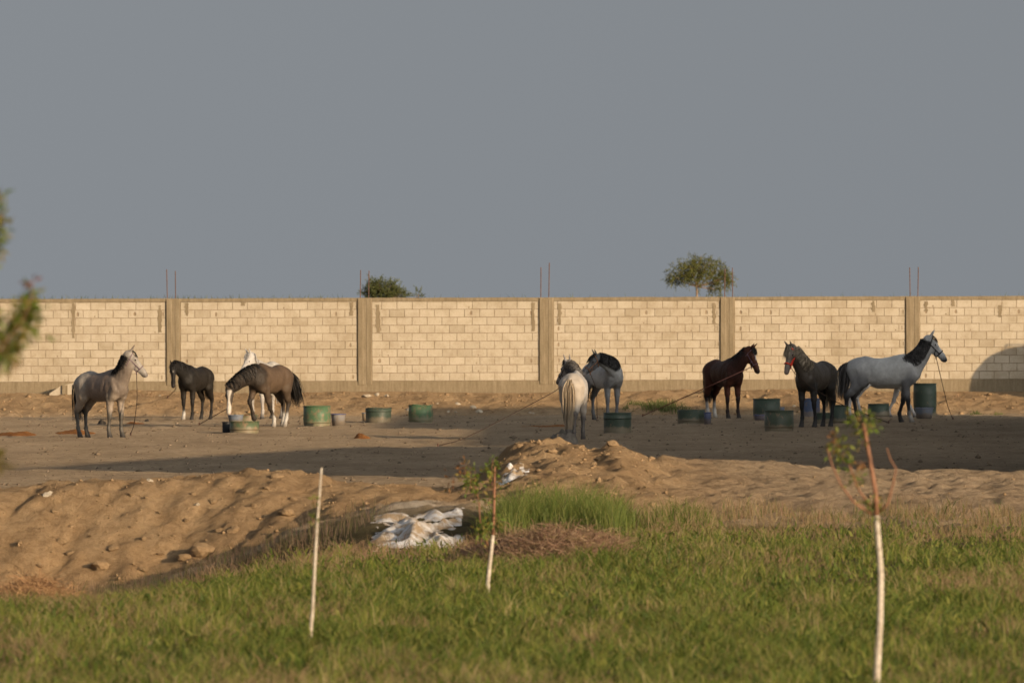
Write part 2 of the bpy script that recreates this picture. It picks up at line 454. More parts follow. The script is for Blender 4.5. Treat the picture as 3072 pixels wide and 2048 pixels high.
strip("plinth", x0w, x1w, -0.3, zb-0.002, -0.030, 0.25, con_m, 0.010, 0.15)
for i, p in enumerate(pxs):
    m2 = MB()
    e = 0.022; y0 = -0.055; zc_ = ztop-0.02
    prof = [(-PW, 0.2), (-PW, y0+e), (-PW+e, y0), (-0.05, y0), (-0.035, y0+0.008), (0.045, y0+0.008), (0.06, y0), (PW-e, y0), (PW, y0+e), (PW, 0.2)]
    vs = []
    for z_ in (zb-0.10, 0.4*zb+0.6*zt, zc_): vs += [(p+a+random.uniform(-.004,.004), y_, z_) for a, y_ in prof]
    fs = []
    for l in range(2):
        for j in range(9): fs.append((l*10+j, l*10+j+1, (l+1)*10+j+1, (l+1)*10+j))
    fs.append(tuple(20+j for j in range(10)))
    m2.add(vs, fs); m2.build("pillar", con_m, wall)
REB = {520:((500,808),(526,813)), 1094:((1082,810),(1107,812)), 1639:((1623,802),(1648,788)), 2182:((2175,806),(2197,803)), 2738:((2729,802),(2755,801)), -55:((-66,808),(-44,812)), 3300:((3290,805),(3312,802))}
for p, rr in REB.items():
    for (rx, ry) in rr:
        a = at_depth(rx, ry, WALL_D+0.08); lean = random.uniform(-.02,.02)
        m2 = MB(); m2.tube([(a[0]-lean, 0.08, ztop-0.15), (a[0]-lean*0.4, 0.08, (ztop+a[2])/2), (a[0], 0.08, a[2])], 0.0125, 6); m2.build("rebar", rust_m, wall)
# blocks: bevelled, each with its own uneven edges
def block_mesh(seed, hole=None):
    rg = random.Random(seed)
    w2, h2 = 0.5, 0.5          # unit block, scaled per object
    jx = lambda a: rg.uniform(-a, a)
    m2 = MB()
    outer = [(-1,-1),(0,-1),(1,-1),(1,0),(1,1),(0,1),(-1,1),(-1,0)]
    back = [(a*w2, 0.16, c_*h2) for a, c_ in outer]
    edge = [(a*w2, 0.010, c_*h2) for a, c_ in outer]
    face = [(a*(w2-0.012)+jx(0.006)*abs(a), jx(0.0015), c_*(h2-0.022)+jx(0.014)*abs(c_)) for a, c_ in outer]
    vs = back+edge+face; fs = []
    for r_ in range(2):
        for j in range(8): fs.append((r_*8+j, r_*8+(j+1) % 8, (r_+1)*8+(j+1) % 8, (r_+1)*8+j))
    if hole:
        hx, hz, hw, hh = hole
        ring_ = [(hx+a*hw*(0.72 if abs(a*c_) else 1)*rg.uniform(.75,1.2), 0.0, hz+c_*hh*(0.72 if abs(a*c_) else 1)*rg.uniform(.75,1.2)) for a, c_ in outer]
        deep = [(x, 0.15, z_) for x, _, z_ in ring_]
        vs += ring_+deep
        for r_ in (2, 3):
            for j in range(8): fs.append((r_*8+j, r_*8+(j+1) % 8, (r_+1)*8+(j+1) % 8, (r_+1)*8+j))
        fs.append(tuple(32+j for j in range(8)))
    else: fs.append(tuple(16+j for j in range(8)))
    m2.add(vs, fs); me = m2.mesh("block"); me.materials.append(blk_m); return me
plain = [block_mesh(i) for i in range(8)]
holed = [block_mesh(40+i, (random.uniform(-.15,.15), random.uniform(-.05,.1), 0.085, 0.30)) for i in range(4)]
chip = [block_mesh(60+i, (random.uniform(-.3,.3), -0.30, 0.05, 0.13)) for i in range(3)]
ch = (zt-zb)/10; JT = 0.010
cand = []
for bi in range(len(pxs)-1):
    xa, xb = pxs[bi]+PW+0.004, pxs[bi+1]-PW-0.004
    off = random.uniform(-0.12, 0.12)
    for r_ in range(10):
        z0 = zb + r_*ch
        js = [xa]
        x = xa - 0.4 + off % 0.4 + (0.2 if r_ % 2 else 0.0)
        while x < xb - 0.07:
            if x > xa + 0.07: js.append(x + random.uniform(-.007,.007))
            x += 0.402
        js.append(xb)
        for j in range(len(js)-1):
            end = j == 0 or j == len(js)-2
            hk = None
            if r_ == 8 and (end or (j % 4 == 2 and random.random() < 0.75)): hk = random.choice(holed)
            elif end and r_ in (0, 2, 4, 6) and random.random() < 0.6: hk = random.choice(holed)
            elif random.random() < 0.05: hk = random.choice(chip)
            cand.append(((js[j]+js[j+1])/2, z0+ch/2, js[j+1]-js[j]-JT, ch-JT, hk, bi, r_))
def hidden(c_):
    px = 1536 + c_[0]*112; py = 920-(c_[1]-2.85)*112
    if px < 20 or px > 3052: return 3
    for a, b_, c1 in ((215,455,1030),(505,640,1075),(675,905,1050),(1675,1875,1060),(2100,2290,1030),(2330,2520,1020),(2510,2845,1000),(0,135,2000)):
        if a < px < b_ and py > (c1 if c1 < 1900 else 830): return 2
    return 0
cand.sort(key=lambda c_: (hidden(c_), 0 if c_[2] > 0.36 else 1, abs(c_[0])))
rest_v = []; rest_f = []; nb = 0
for i, (x, z_, w_, h_, hk, bi, r_) in enumerate(cand):
    me = hk or random.choice(plain)
    yj = random.uniform(-.004, .004); ry = random.uniform(-.006, .006)
    if i < 300:
        o = bpy.data.objects.new("block", me); COL.objects.link(o); o.parent = wall
        o.location = (x, yj, z_); o.scale = (w_, 1, h_); o.rotation_euler[1] = ry
    else:
        vv = np.array([v.co for v in me.vertices])*(w_, 1, h_) + (x, yj, z_)
        bse = sum(len(a) for a in rest_v)
        rest_v.append(vv); rest_f += [tuple(k+bse for k in p.vertices) for p in me.polygons]
m2 = bpy.data.meshes.new("blocks"); m2.from_pydata(np.vstack(rest_v).tolist(), [], rest_f); m2.update()
o = link("block_courses", m2, blk_m, wall); o["kind"] = "stuff"
# patched mortar beside some pillars
for i, (px, r0, r1, side) in enumerate([(-400,8.2,9.9,-1),(180,5.5,9.9,1),(690,9.5,9.95,1),(2580,8.5,9.9,1),(2960,7.8,9.3,1),(2900,9.2,9.95,-1),(1639,6.2,9.8,-1),(1639,7.0,9.7,1),(2182,7.1,9.7,-1),(520,6.2,9.6,-1),(1094,6.1,9.6,1),(1094,8.2,9.9,-1),(2738,8.6,9.8,1),(520,8.4,9.9,1)]):
    xp = at_depth(px, 1024, WALL_D)[0] + side*(PW+0.165); m2 = MB(); vs = []; nseg = 9
    for j in range(nseg+1):
        z_ = zb + ch*(r0+(r1-r0)*j/nseg); a = 0.035+0.025*random.random()
        vs += [(xp-a+random.uniform(-.02,.02), -0.007, z_), (xp+a+random.uniform(-.02,.02), -0.007, z_)]
    vs2 = [(x, 0.02, z_) for x, y_, z_ in vs]; nn = len(vs)
    fs = [(2*j, 2*j+1, 2*j+3, 2*j+2) for j in range(nseg)] + [(2*j, 2*j+2, 2*j+2+nn, 2*j+nn) for j in range(nseg)] + [(2*j+1, 2*j+1+nn, 2*j+3+nn, 2*j+3) for j in range(nseg)]
    m2.add(vs+vs2, fs); m2.build("mortar_patch", con_m, wall)

# ------------------------------------------------------------------ unseen tanker and buildings inferred from shadows; building shapes fitted to throw them
wht = simple("barn_render", (0.42,0.37,0.29), (0.52,0.46,0.37), 1.5, 0.9, 0.2, bmp=0.3, bscale=8)
dk = simple("dark_opening", (0.03,0.03,0.03), rough=0.7)
tin = simple("tin_roof", (0.30,0.30,0.30), (0.40,0.39,0.37), 3, 0.5, 0.4)
def shed(name, label, x, d, rot, L, W_, h, nwin):
    r_ = empty(name, (x, d, 0.0), rot)
    m2 = MB(); m2.box((0, 0, -0.4), (W_, L, h)); m2.build("walls", wht, r_)
    m2 = MB(); m2.box((-0.12, -0.12, h+0.003), (W_+0.12, L+0.12, h+0.16)); m2.build("roof_slab", tin, r_)
    for j in range(nwin):
        yy = L*(j+0.5)/nwin
        m2 = MB(); m2.box((-0.05, yy-0.75, h-2.2), (-0.004, yy+0.75, h-1.2)); f_ = m2.build("window", tin, r_)
        m2 = MB(); m2.box((-0.06, yy-0.66, h-2.12), (-0.052, yy+0.66, h-1.28)); m2.build("pane", dk, f_)
    m2 = MB(); m2.box((W_/2-1.5, -0.06, 0), (W_/2+1.5, -0.004, 3.0)); m2.build("door", dk, r_)
    tag(r_, label, "building"); return r_
bx0, bd0, bx1, bd1 = 10.7, 135.6, 16.3, 159.5
shed("near_shadow_barn", "unseen near building set askew to throw the left part of the yard shadow", bx0, bd0, -math.atan2(bx1-bx0, bd1-bd0), math.hypot(bx1-bx0, bd1-bd0), 9.0, 6.3, 4)
shed("long_shadow_barn", "unseen long pale barn with a flat tin roof, sized for the yard shadow", 18.0, 161.5, -0.006, 24.0, 10.0, 6.1, 6)
shed("tall_shadow_barn", "unseen taller building joined to the long barn to shade the far horses", 18.2, 185.8, -0.004, 26.0, 10.0, 6.9, 5)
tk_m = simple("tank_paint", (0.30,0.33,0.36), (0.40,0.42,0.44), 2, 0.45, 0.5)
tyre_m = simple("tyre_rubber", (0.02,0.02,0.02), rough=0.9)
tk = empty("water_tanker", (16.75, 235.0, 0.0)); tag(tk, "grey cylindrical water tanker trailer with a top rail parked near the wall", "trailer")
m2 = MB(); prof = [(0.0,0.0),(0.35,0.05),(0.62,0.18),(0.85,0.42),(0.97,0.75),(1.0,1.1),(1.0,4.6),(0.97,4.95),(0.85,5.25),(0.5,5.5),(0.0,5.6)]
m2.lathe(prof, 28); m2.v = [(z_, y_, 2.12-x) for x, y_, z_ in m2.v]; m2.build("tank", tk_m, tk, smooth=True)
m2 = MB(); m2.tube([(1.0,-0.4,3.29),(4.6,-0.4,3.29)], 0.02, 6); m2.tube([(1.0,0.4,3.29),(4.6,0.4,3.29)], 0.02, 6)
for xx in (1.0,2.2,3.4,4.6):
    for yy in (-.4,.4): m2.tube([(xx,yy,3.01),(xx,yy,3.29)], 0.018, 5)
m2.build("rail", tk_m, tk)
m2 = MB(); m2.box((0.3,-0.45,0.70),(5.2,0.45,1.16)); m2.build("chassis", dk, tk)
for xx in (1.1,3.6,4.6):
    for yy in (-.85,.85):
        m2 = MB(); m2.lathe([(0.0,-.13),(0.25,-.13),(0.42,-.13),(0.46,-.08),(0.46,.08),(0.42,.13),(0.25,.13),(0,.13)], 20); m2.v = [(xx+a, yy+c_, 0.45+b_) for a, b_, c_ in m2.v]; m2.build("wheel", tyre_m, tk, smooth=True)
# ------------------------------------------------------------------ horses
def _norm(v): v = np.asarray(v, float); return v / (np.linalg.norm(v) + 1e-12)
class Seg:
    __slots__ = ('a','b','ra','rb','k','s','ca','cb','bl')
    def __init__(q, a, b, ra, rb, k=1.0, s=(0,1,0), c=None, c2=None, bl=0.035):
        q.a = np.array(a, float); q.b = np.array(b, float); q.ra = ra; q.rb = rb; q.k = k
        q.s = _norm(s); q.ca = np.array(c, float); q.cb = np.array(c2 if c2 is not None else c, float); q.bl = bl
    def dist(q, P):
        ab = q.b - q.a; L2 = ab @ ab + 1e-12
        pa = P - q.a
        t = np.clip(pa @ ab / L2, 0, 1)
        o = pa - t[..., None] * ab
        if q.k != 1.0:
            o = o + (o @ q.s)[..., None] * q.s * (1.0 / q.k - 1.0)
            d = np.sqrt((o * o).sum(-1)) - (q.ra + t * (q.rb - q.ra))
            d = d * (0.5 + 0.5 * min(q.k, 1.0))
        else:
            d = np.sqrt((o * o).sum(-1)) - (q.ra + t * (q.rb - q.ra))
        return d, t
def smin(a, b, k):
    h = np.clip(0.5 + 0.5 * (b - a) / k, 0, 1)
    return b + (a - b) * h - k * h * (1 - h)
def surface_nets(D, org, h):
    nx, ny, nz = D.shape
    ins = D < 0
    s = np.zeros((nx-1, ny-1, nz-1), np.int8)
    for i in (0,1):
        for j in (0,1):
            for k in (0,1):
                s += ins[i:nx-1+i, j:ny-1+j, k:nz-1+k]
    act = (s > 0) & (s < 8)
    idx = -np.ones(act.shape, np.int64)
    c = np.argwhere(act); idx[act] = np.arange(len(c))
    acc = np.zeros((len(c), 3)); cnt = np.zeros(len(c))
    corners = [(i,j,k) for i in (0,1) for j in (0,1) for k in (0,1)]
    for p in corners:
        for ax in range(3):
            if p[ax] == 1: continue
            q = list(p); q[ax] = 1
            dp = D[c[:,0]+p[0], c[:,1]+p[1], c[:,2]+p[2]]; dq = D[c[:,0]+q[0], c[:,1]+q[1], c[:,2]+q[2]]
            m = (dp < 0) != (dq < 0)
            t = dp / np.where(m, dp - dq, 1)
            pt = np.tile(np.array(p, float), (len(c), 1)); pt[:, ax] += t
            acc[m] += pt[m]; cnt[m] += 1
    V = org + (c + acc / np.maximum(cnt, 1)[:, None]) * h
    F = []
    for ax in range(3):
        o1, o2 = (ax+1) % 3, (ax+2) % 3
        sl = [slice(None)]*3; sl2 = [slice(None)]*3
        sl[ax] = slice(0, D.shape[ax]-1); sl2[ax] = slice(1, D.shape[ax])
        a = ins[tuple(sl)]; b = ins[tuple(sl2)]
        e = np.argwhere(a != b)
        e = e[(e[:, o1] > 0) & (e[:, o2] > 0) & (e[:, o1] < D.shape[o1]-1) & (e[:, o2] < D.shape[o2]-1)]
        fl = a[e[:,0], e[:,1], e[:,2]]
        def g(d1, d2):
            q = e.copy(); q[:, o1] -= d1; q[:, o2] -= d2
            return idx[q[:,0], q[:,1], q[:,2]]
        quad = np.stack([g(1,1), g(0,1), g(0,0), g(1,0)], 1)
        quad[~fl] = quad[~fl][:, ::-1]
        F.append(quad)
    F = np.vstack(F)
    return V, F[(F >= 0).all(1)]

def coat_material(name, dapple=0.0, rough=0.5, dark=(0.1,0.1,0.1)):
    m, t, b = mat(name, rough, 0.25)
    c = attr(t, "col").outputs['Color']
    f = noise(t, 3.2, 3, 0.6)
    c = mixc(t, 0.55, c, ramp(t, f, [(0.3, (0.50,0.48,0.46)), (0.7, (1.1,1.1,1.1))]), 'MULTIPLY')
    if dapple:
        v = N(t, "ShaderNodeTexVoronoi", Scale=16.0)
        tc = N(t, "ShaderNodeTexCoord"); t.links.new(tc.outputs['Object'], v.inputs['Vector'])
        c = mixc(t, dapple, c, ramp(t, v.outputs['Distance'], [(0.15, (1,1,1)), (0.6, dark)]), 'MULTIPLY')
    t.links.new(c, b.inputs['Base Color'])
    b.inputs['Sheen Weight'].default_value = 0.0
    bump(t, b, noise(t, 6.5, 4, 0.55, stretch=(1.3,1,0.6)), 0.55, 0.05)
    return m
def hair_material(name, c1, c2):
    m, t, b = mat(name, 0.55, 0.3)
    f = noise(t, 30, 3, 0.6, stretch=(1,1,0.15))
    t.links.new(ramp(t, f, [(0.3, c1), (0.7, c2)]), b.inputs['Base Color'])
    return m
eye_mat = simple("horse_eye", (0.008,0.006,0.005), rough=0.15, spec=0.6)

VOX = 0.017
def horse(label, px, py, yaw, size, coat, neck, head, feet=None, lifted=None, tail=None, mane_side=1, mane_len=0.24,
          mane_mat=None, tail_mat=None, body_mat=None, halter=None, mats_group=None, neck_len=0.84, blaze=None, socks=(0,0,0,0),
          belly=0.0, ear=0.0, forelock=0.16, seed=1, z=None, tassel=False):
    """yaw, neck and head are world headings in degrees (0 faces right, 90 faces away);
    neck = (pitch, yaw), head = (pitch, yaw); feet = offsets of left fore, right fore, left hind, right hind"""
    rg = np.random.default_rng(seed)
    k = size / 1.5
    if feet is None: feet = [(0,0)]*4
    lifted = lifted or {}
    C = dict(body=(0.4,0.4,0.4), neck=None, head=None, muzzle=(0.06,0.06,0.06), croup=None, upper=None, lower=None, hoof=(0.05,0.045,0.04), belly=None, sock=(0.62,0.6,0.56))
    C.update(coat)
    for kk in ('neck','croup','upper','belly'): C[kk] = C[kk] or C['body']
    C['head'] = C['head'] or C['neck']; C['lower'] = C['lower'] or C['upper']; 
    Q = []
    A = lambda *a, **q: Q.append(Seg(*a, **q))
    bd, cr, nk, hd_, up, lo = (C[x] for x in ('body','croup','neck','head','upper','lower'))
    bl = C['belly']
    # trunk
    A((0.58,0,1.13),(0.36,0,1.125),0.265,0.318,k=0.68,c=nk,c2=bd)
    A((0.36,0,1.12),(-0.08,0,1.105-belly),0.318,0.298+belly,k=0.84,c=bd,bl=0.06)
    A((-0.08,0,1.105-belly),(-0.42,0,1.18),0.298+belly,0.268,k=0.87,c=bd,c2=cr,bl=0.06)
    A((-0.40,0,1.19),(-0.60,0,1.185),0.270,0.215,k=0.92,c=cr,bl=0.06)
    A((0.45,0,1.415),(0.08,0,1.34),0.10,0.07,k=0.7,c=bd,bl=0.09)
    A((-0.58,0,1.335),(-0.745,0,1.30),0.085,0.05,c=cr,bl=0.06)
    A((0.28,0,0.965),(-0.08,0,0.975-belly),0.165,0.15,k=1.0,c=bl,bl=0.06)
    LF = {}
    for i, (sd, fo) in enumerate(((1,feet[0]),(-1,feet[1]),(1,feet[2]),(-1,feet[3]))):
        fx, fy = fo
        sc = C['sock']; sk = socks[i]
        if i < 2:
            A((0.60,sd*0.10,1.20),(0.56,sd*0.135,0.92),0.165,0.115,k=0.75,c=nk,c2=up,bl=0.06)
            A((0.66,sd*0.09,1.06),(0.60,sd*0.11,0.95),0.125,0.10,c=nk,c2=up,bl=0.06)
            J = lifted.get(i) or [(0.50+0.08*fx,sd*0.14+0.1*fy,0.86),(0.505+0.52*fx,sd*0.135+0.5*fy,0.47),(0.49+0.93*fx,sd*0.13+0.92*fy,0.205),(0.525+fx,sd*0.13+fy,0.085),(0.555+fx,sd*0.13+fy,-0.01)]
            e,kn,ft,co,ho = [np.array(j) for j in J]
            A(e+(0,0,0.04),(kn+e)/2+(kn-e)*0.1,0.098,0.066,c=up,bl=0.05); A((kn+e)/2+(kn-e)*0.1,kn+(0,0,0.03),0.066,0.047,c=up,c2=lo,bl=0.03)
            A(kn+(0.006,0,0.035),kn+(0.004,0,-0.035),0.053,0.046,c=lo,bl=0.025)
            A(kn,ft,0.041,0.037,c=lo,bl=0.025)
        else:
            A((-0.50,sd*0.12,1.17),(-0.46,sd*0.145,0.93),0.215,0.145,k=0.78,c=cr,c2=up,bl=0.06)
            A((-0.645,sd*0.105,1.16),(-0.60,sd*0.12,0.90),0.15,0.115,k=0.85,c=cr,c2=up,bl=0.06)
            J = lifted.get(i) or [(-0.50+0.12*fx,sd*0.14+0.1*fy,0.90),(-0.755+0.58*fx,sd*0.13+0.5*fy,0.555),(-0.735+0.93*fx,sd*0.125+0.92*fy,0.215),(-0.69+fx,sd*0.125+fy,0.09),(-0.655+fx,sd*0.125+fy,-0.01)]
            e,kn,ft,co,ho = [np.array(j) for j in J]
            A(e,kn+(e-kn)*0.35,0.145,0.082,k=0.85,c=up,bl=0.05); A(kn+(e-kn)*0.35,kn,0.08,0.052,c=up,c2=lo,bl=0.04)
            A(kn+(-0.035,0,0.045),kn+(0.0,0,-0.04),0.043,0.046,c=lo,bl=0.03)
            A(kn,ft,0.046,0.039,k=0.85,c=lo,bl=0.025)
        tc = lambda h: sc if h < sk else lo
        if sk > 0.24:
            f2 = min(1.0, (sk-0.2)/max(kn[2]-0.2, 0.1)); A(ft, ft+(kn-ft)*f2,0.0395,0.0405,c=sc,bl=0.01)
        A(ft+(0,0,0.0),ft+(ft-kn)*0.03,0.046,0.044,c=tc(0.2),bl=0.02)
        A(ft,co,0.041,0.046,c=tc(0.15),bl=0.02)
        A(co,ho,0.050,0.066,c=C['hoof'] if sk < 0.01 else (0.22,0.19,0.15),bl=0.012)
    # neck
    yw = R(yaw)
    def loc_dir(p, yv):
        y_ = R(yv) - yw; p = R(p)
        return np.array([math.cos(p)*math.cos(y_), math.cos(p)*math.sin(y_), math.sin(p)])
    B0 = np.array([0.50,0,1.17])
    nd = loc_dir(*neck)
    P = B0 + nd * neck_len
    ctrl = B0 + np.array([0.80,0,0.50]) * neck_len * 0.46 + nd * neck_len * 0.10
    if neck[0] > 30: ctrl = ctrl + np.array([0.0,0,-0.03])
    hdir = loc_dir(*head); hyw = R(head[1]) - yw
    hs = np.array([-math.sin(hyw), math.cos(hyw), 0]); hu = np.cross(hdir, hs)
    HK = 1.10
    H = lambda a, b, c=0.0: P + (hdir*a + hu*b + hs*c)*HK
    endp = H(0.04,-0.075)
    ts = np.linspace(0, 1, 8)
    pts = [(1-t)**2*B0 + 2*t*(1-t)*ctrl + t*t*endp for t in ts]
    rads = np.interp(ts, [0,0.3,0.6,1.0], [0.275,0.215,0.165,0.122])
    kss = np.interp(ts, [0,1], [0.60,0.66])
    neckinfo = []
    for i in range(7):
        tg = _norm(pts[i+1]-pts[i])
        sv = np.cross((0,0,1), tg)
        sv = _norm(sv + 0.15*hs) if np.linalg.norm(sv) > 0.2 else hs
        if sv @ np.array([0,1,0]) < 0 and i == 0: sv = -sv
        if neckinfo and sv @ neckinfo[-1][1] < 0: sv = -sv
        neckinfo.append((pts[i], sv, tg, rads[i], kss[i]))
        A(pts[i],pts[i+1],rads[i],rads[i+1],k=kss[i],s=sv,c=nk,c2=(hd_ if i == 6 else nk),bl=0.05)
    neckinfo.append((pts[7], neckinfo[-1][1], neckinfo[-1][2], rads[7], kss[7]))
    mz = C['muzzle']
    A(H(0.03,-0.065),H(0.17,-0.07),0.088*HK,0.092*HK,k=0.88,s=hs,c=hd_,bl=0.03)
    A(H(0.11,-0.125),H(0.235,-0.13),0.098*HK,0.088*HK,k=0.60,s=hs,c=hd_,bl=0.03)
    A(H(0.17,-0.06),H(0.45,-0.082),0.080*HK,0.054*HK,k=0.82,s=hs,c=hd_,bl=0.03)
    A(H(0.25,-0.135),H(0.46,-0.118),0.068*HK,0.042*HK,k=0.62,s=hs,c=hd_,bl=0.03)
    A(H(0.46,-0.09),H(0.545,-0.10),0.062*HK,0.054*HK,k=0.92,s=hs,c=hd_,c2=mz,bl=0.03)
    A(H(0.50,-0.135),H(0.525,-0.14),0.034*HK,0.03*HK,c=mz,bl=0.02)
    for sd in (1,-1):
        A(H(0.16,-0.03,sd*0.062),H(0.23,-0.045,sd*0.058),0.028*HK,0.022*HK,c=hd_,bl=0.02)
        A(H(0.015,0.0,sd*0.048),H(-0.03+ear*0.06,0.155,sd*0.068),0.034*HK,0.012*HK,k=0.8,s=hs,c=hd_,c2=C.get('ear',hd_),bl=0.015)
    # distance field and surface
    lo_ = np.min([np.minimum(q.a,q.b)-max(q.ra,q.rb)-0.05 for q in Q],0); hi_ = np.max([np.maximum(q.a,q.b)+max(q.ra,q.rb)+0.05 for q in Q],0)
    lo_[2] = -0.06
    n = np.ceil((hi_-lo_)/VOX).astype(int)+1
    D = np.full(n, 0.5, np.float32)
    ax = [lo_[i]+np.arange(n[i])*VOX for i in range(3)]
    for q in Q:
        m = max(q.ra,q.rb)+0.10
        i0 = np.clip(np.floor((np.minimum(q.a,q.b)-m-lo_)/VOX).astype(int),0,n-1); i1 = np.clip(np.ceil((np.maximum(q.a,q.b)+m-lo_)/VOX).astype(int)+1,1,n)
        G = np.stack(np.meshgrid(*[ax[i][i0[i]:i1[i]] for i in range(3)], indexing='ij'), -1)
        d, _ = q.dist(G)
        sl_ = tuple(slice(i0[i],i1[i]) for i in range(3))
        D[sl_] = smin(D[sl_], d.astype(np.float32), q.bl)
    # hollows between the muscles
    GR = [((-0.80,0,1.16),(-0.70,0,0.84),0.032,0.035)]
    for sd in (1,-1):
        GR += [((0.42,sd*0.25,1.32),(0.37,sd*0.26,0.90),0.022,0.05),((-0.32,sd*0.27,1.26),(-0.22,sd*0.28,1.00),0.026,0.075),((0.66,sd*0.17,1.32),(0.76,sd*0.15,1.06),0.020,0.05),
               ((-0.60,sd*0.26,1.12),(-0.54,sd*0.25,0.82),0.018,0.045),((-0.22,sd*0.22,0.98),(-0.34,sd*0.24,0.88),0.020,0.05),((0.58,sd*0.24,1.10),(0.52,sd*0.22,0.86),0.012,0.04)]
    for a_, b_, dp, wv in GR:
        a_ = np.array(a_, float); b_ = np.array(b_, float); m = wv*2.6
        i0 = np.clip(np.floor((np.minimum(a_,b_)-m-lo_)/VOX).astype(int),0,n-1); i1 = np.clip(np.ceil((np.maximum(a_,b_)+m-lo_)/VOX).astype(int)+1,1,n)
        G = np.stack(np.meshgrid(*[ax[i][i0[i]:i1[i]] for i in range(3)], indexing='ij'), -1)
        ab = b_-a_; tt = np.clip((G-a_)@ab/(ab@ab),0,1); dd = np.linalg.norm(G-a_-tt[...,None]*ab,axis=-1)
        D[tuple(slice(i0[i],i1[i]) for i in range(3))] += (dp*np.exp(-(dd/wv)**2)).astype(np.float32)
    D = np.maximum(D, -ax[2][None,None,:].astype(np.float32))
    V, F = surface_nets(D, lo_, VOX)
    # colour of the coat
    W = np.zeros(len(V)); CC = np.zeros((len(V),3))
    for q in Q:
        d, t = q.dist(V)
        wt = np.exp(-np.clip(d,-0.03,1)/0.018)
        CC += wt[:,None]*(q.ca+(q.cb-q.ca)*t[:,None]); W += wt
    CC /= np.maximum(W,1e-9)[:,None]
    rel = (V-P)/HK; ha = rel@hdir; hb = rel@hu; hc = rel@hs
    if blaze:
        bc, bw, a0, a1 = blaze
        wid = bw*(1+0.4*np.sin(ha*17))
        m = sstep(wid+0.012, wid-0.006, np.abs(hc))*sstep(a0-0.02,a0+0.02,ha)*sstep(a1+0.03,a1-0.03,ha)*(hb > -0.09-0.03*(ha>0.4))*(np.abs(hc)<0.1)
        CC = CC*(1-m[:,None])+np.array(bc)*m[:,None]
    gp = at_height(px, py, 0.0)
    gz = terrain(gp[0], gp[1]) if z is None else z
    root = empty("horse", (gp[0], gp[1], float(gz)-0.005), yw)
    root.scale = (k,k,k)
    tag(root, label, "horse", "horses tethered in the paddock")
    me = mesh_np("horse_body", V, F); set_col(me, CC)
    link("body", me, body_mat, root, smooth=True)
    # eyes
    for sd in (1,-1):
        mb = MB(); c_ = H(0.195,-0.035,sd*0.083)
        mb.lathe([(0.0,-0.019),(0.012,-0.014),(0.018,0),(0.012,0.014),(0.0,0.019)],8,c_)
        mb.build("eye", eye_mat, root, smooth=True)
    def ribbons(name, strands, width, m):
        Vv = []; Ff = []
        for st in strands:
            st = np.array(st); nn = len(st); b = len(Vv)
            tgs = np.gradient(st, axis=0)
            sdv = np.cross(tgs, rg.normal(size=3)+np.array([0.2,0,0])); sdv /= (np.linalg.norm(sdv,axis=1,keepdims=True)+1e-9)
            wd = width*(0.7+0.6*rg.random())
            for j in range(nn):
                w_ = wd*(1-0.8*(j/(nn-1))**2)
                Vv.append(st[j]-sdv[j]*w_); Vv.append(st[j]+sdv[j]*w_)
            for j in range(nn-1): Ff.append((b+2*j,b+2*j+1,b+2*j+3,b+2*j+2))
        o = link(name, mesh_np(name, np.array(Vv), np.array(Ff)), m, root, smooth=True)
        return o
    # mane on the crest
    st = []
    for _ in range(420):
        t = rg.random()**0.9*5.9+0.95; i = int(t); f = t-i
        a_, b_ = neckinfo[i], neckinfo[min(i+1,7)]
        c_ = a_[0]*(1-f)+b_[0]*f; sv = a_[1]; r_ = a_[3]*(1-f)+b_[3]*f; kk_ = a_[4]
        lv = np.cross((0,0,1), b_[2]); lv = _norm(lv) if np.linalg.norm(lv) > 1e-3 else sv
        up_ = _norm(np.cross(b_[2], lv))
        ln = mane_len*(0.6+0.7*rg.random())*(0.7+0.5*min(1,t/3))
        sd = mane_side if rg.random() < 0.88 else -mane_side
        th = 0.0; s_ = []
        nst = 6
        lift = 0.028+0.026*rg.random()
        for j in range(nst):
            th = min(2.0, ln*j/(nst-1)/max(r_*0.85,0.05))
            pt = c_+up_*(r_+lift)*math.cos(th)+sv*sd*(r_*kk_+lift+0.004)*math.sin(th)
            s_.append(pt+np.array([0,0,-0.02*j/nst])+b_[2]*rg.normal()*0.008*j)
        st.append(s_)
    if mane_len > 0.01: ribbons("mane", st, 0.010, mane_mat)
    if forelock > 0.01:
        st = []
        for _ in range(70):
            c0 = H(0.02,0.045,rg.normal()*0.028); s_ = []
            ln = forelock*(0.6+0.6*rg.random()); dx = rg.normal()*0.03
            for j in range(5):
                u = j/4; s_.append(H(0.02+ln*u, 0.05+0.02*math.sin(u*3)-0.022*u, c0@hs*0+ (c0-P)@hs+dx*u))
            st.append(s_)
        ribbons("forelock", st, 0.013, mane_mat)
    # tail
    tl = dict(len=0.95, out=0.10, swish=(0,0), spread=0.06, n=200); tl.update(tail or {})
    st = []
    b0 = np.array([-0.765,0,1.325])
    for _ in range(tl['n']):
        ln = tl['len']*(0.55+0.45*rg.random()**0.6); s_ = []
        o1 = rg.normal(size=2)*0.022; o2 = o1+rg.normal(size=2)*tl['spread']
        nst = 9
        for j in range(nst):
            u = j/(nst-1)
            p = b0+np.array([-tl['out']*(1-math.exp(-u*5))+tl['swish'][0]*u**1.6, tl['swish'][1]*u**1.6, -ln*u*(0.35+0.65*u**0.35)+0.03*math.sin(u*3.14)*(1 if u<0.4 else 0)])
            q = o1*(1-u)+o2*math.sin(min(1,u*1.35)*1.9)*0.9
            s_.append(p+np.array([q[0],q[1],0]))
        st.append(s_)
    ribbons("tail", st, 0.012, tail_mat or mane_mat)
    # halter
    def sdf(pt):
        d = 1.0
        for q in Q[-14:]:
            d = min(d, float(q.dist(pt[None])[0][0]))
        return d
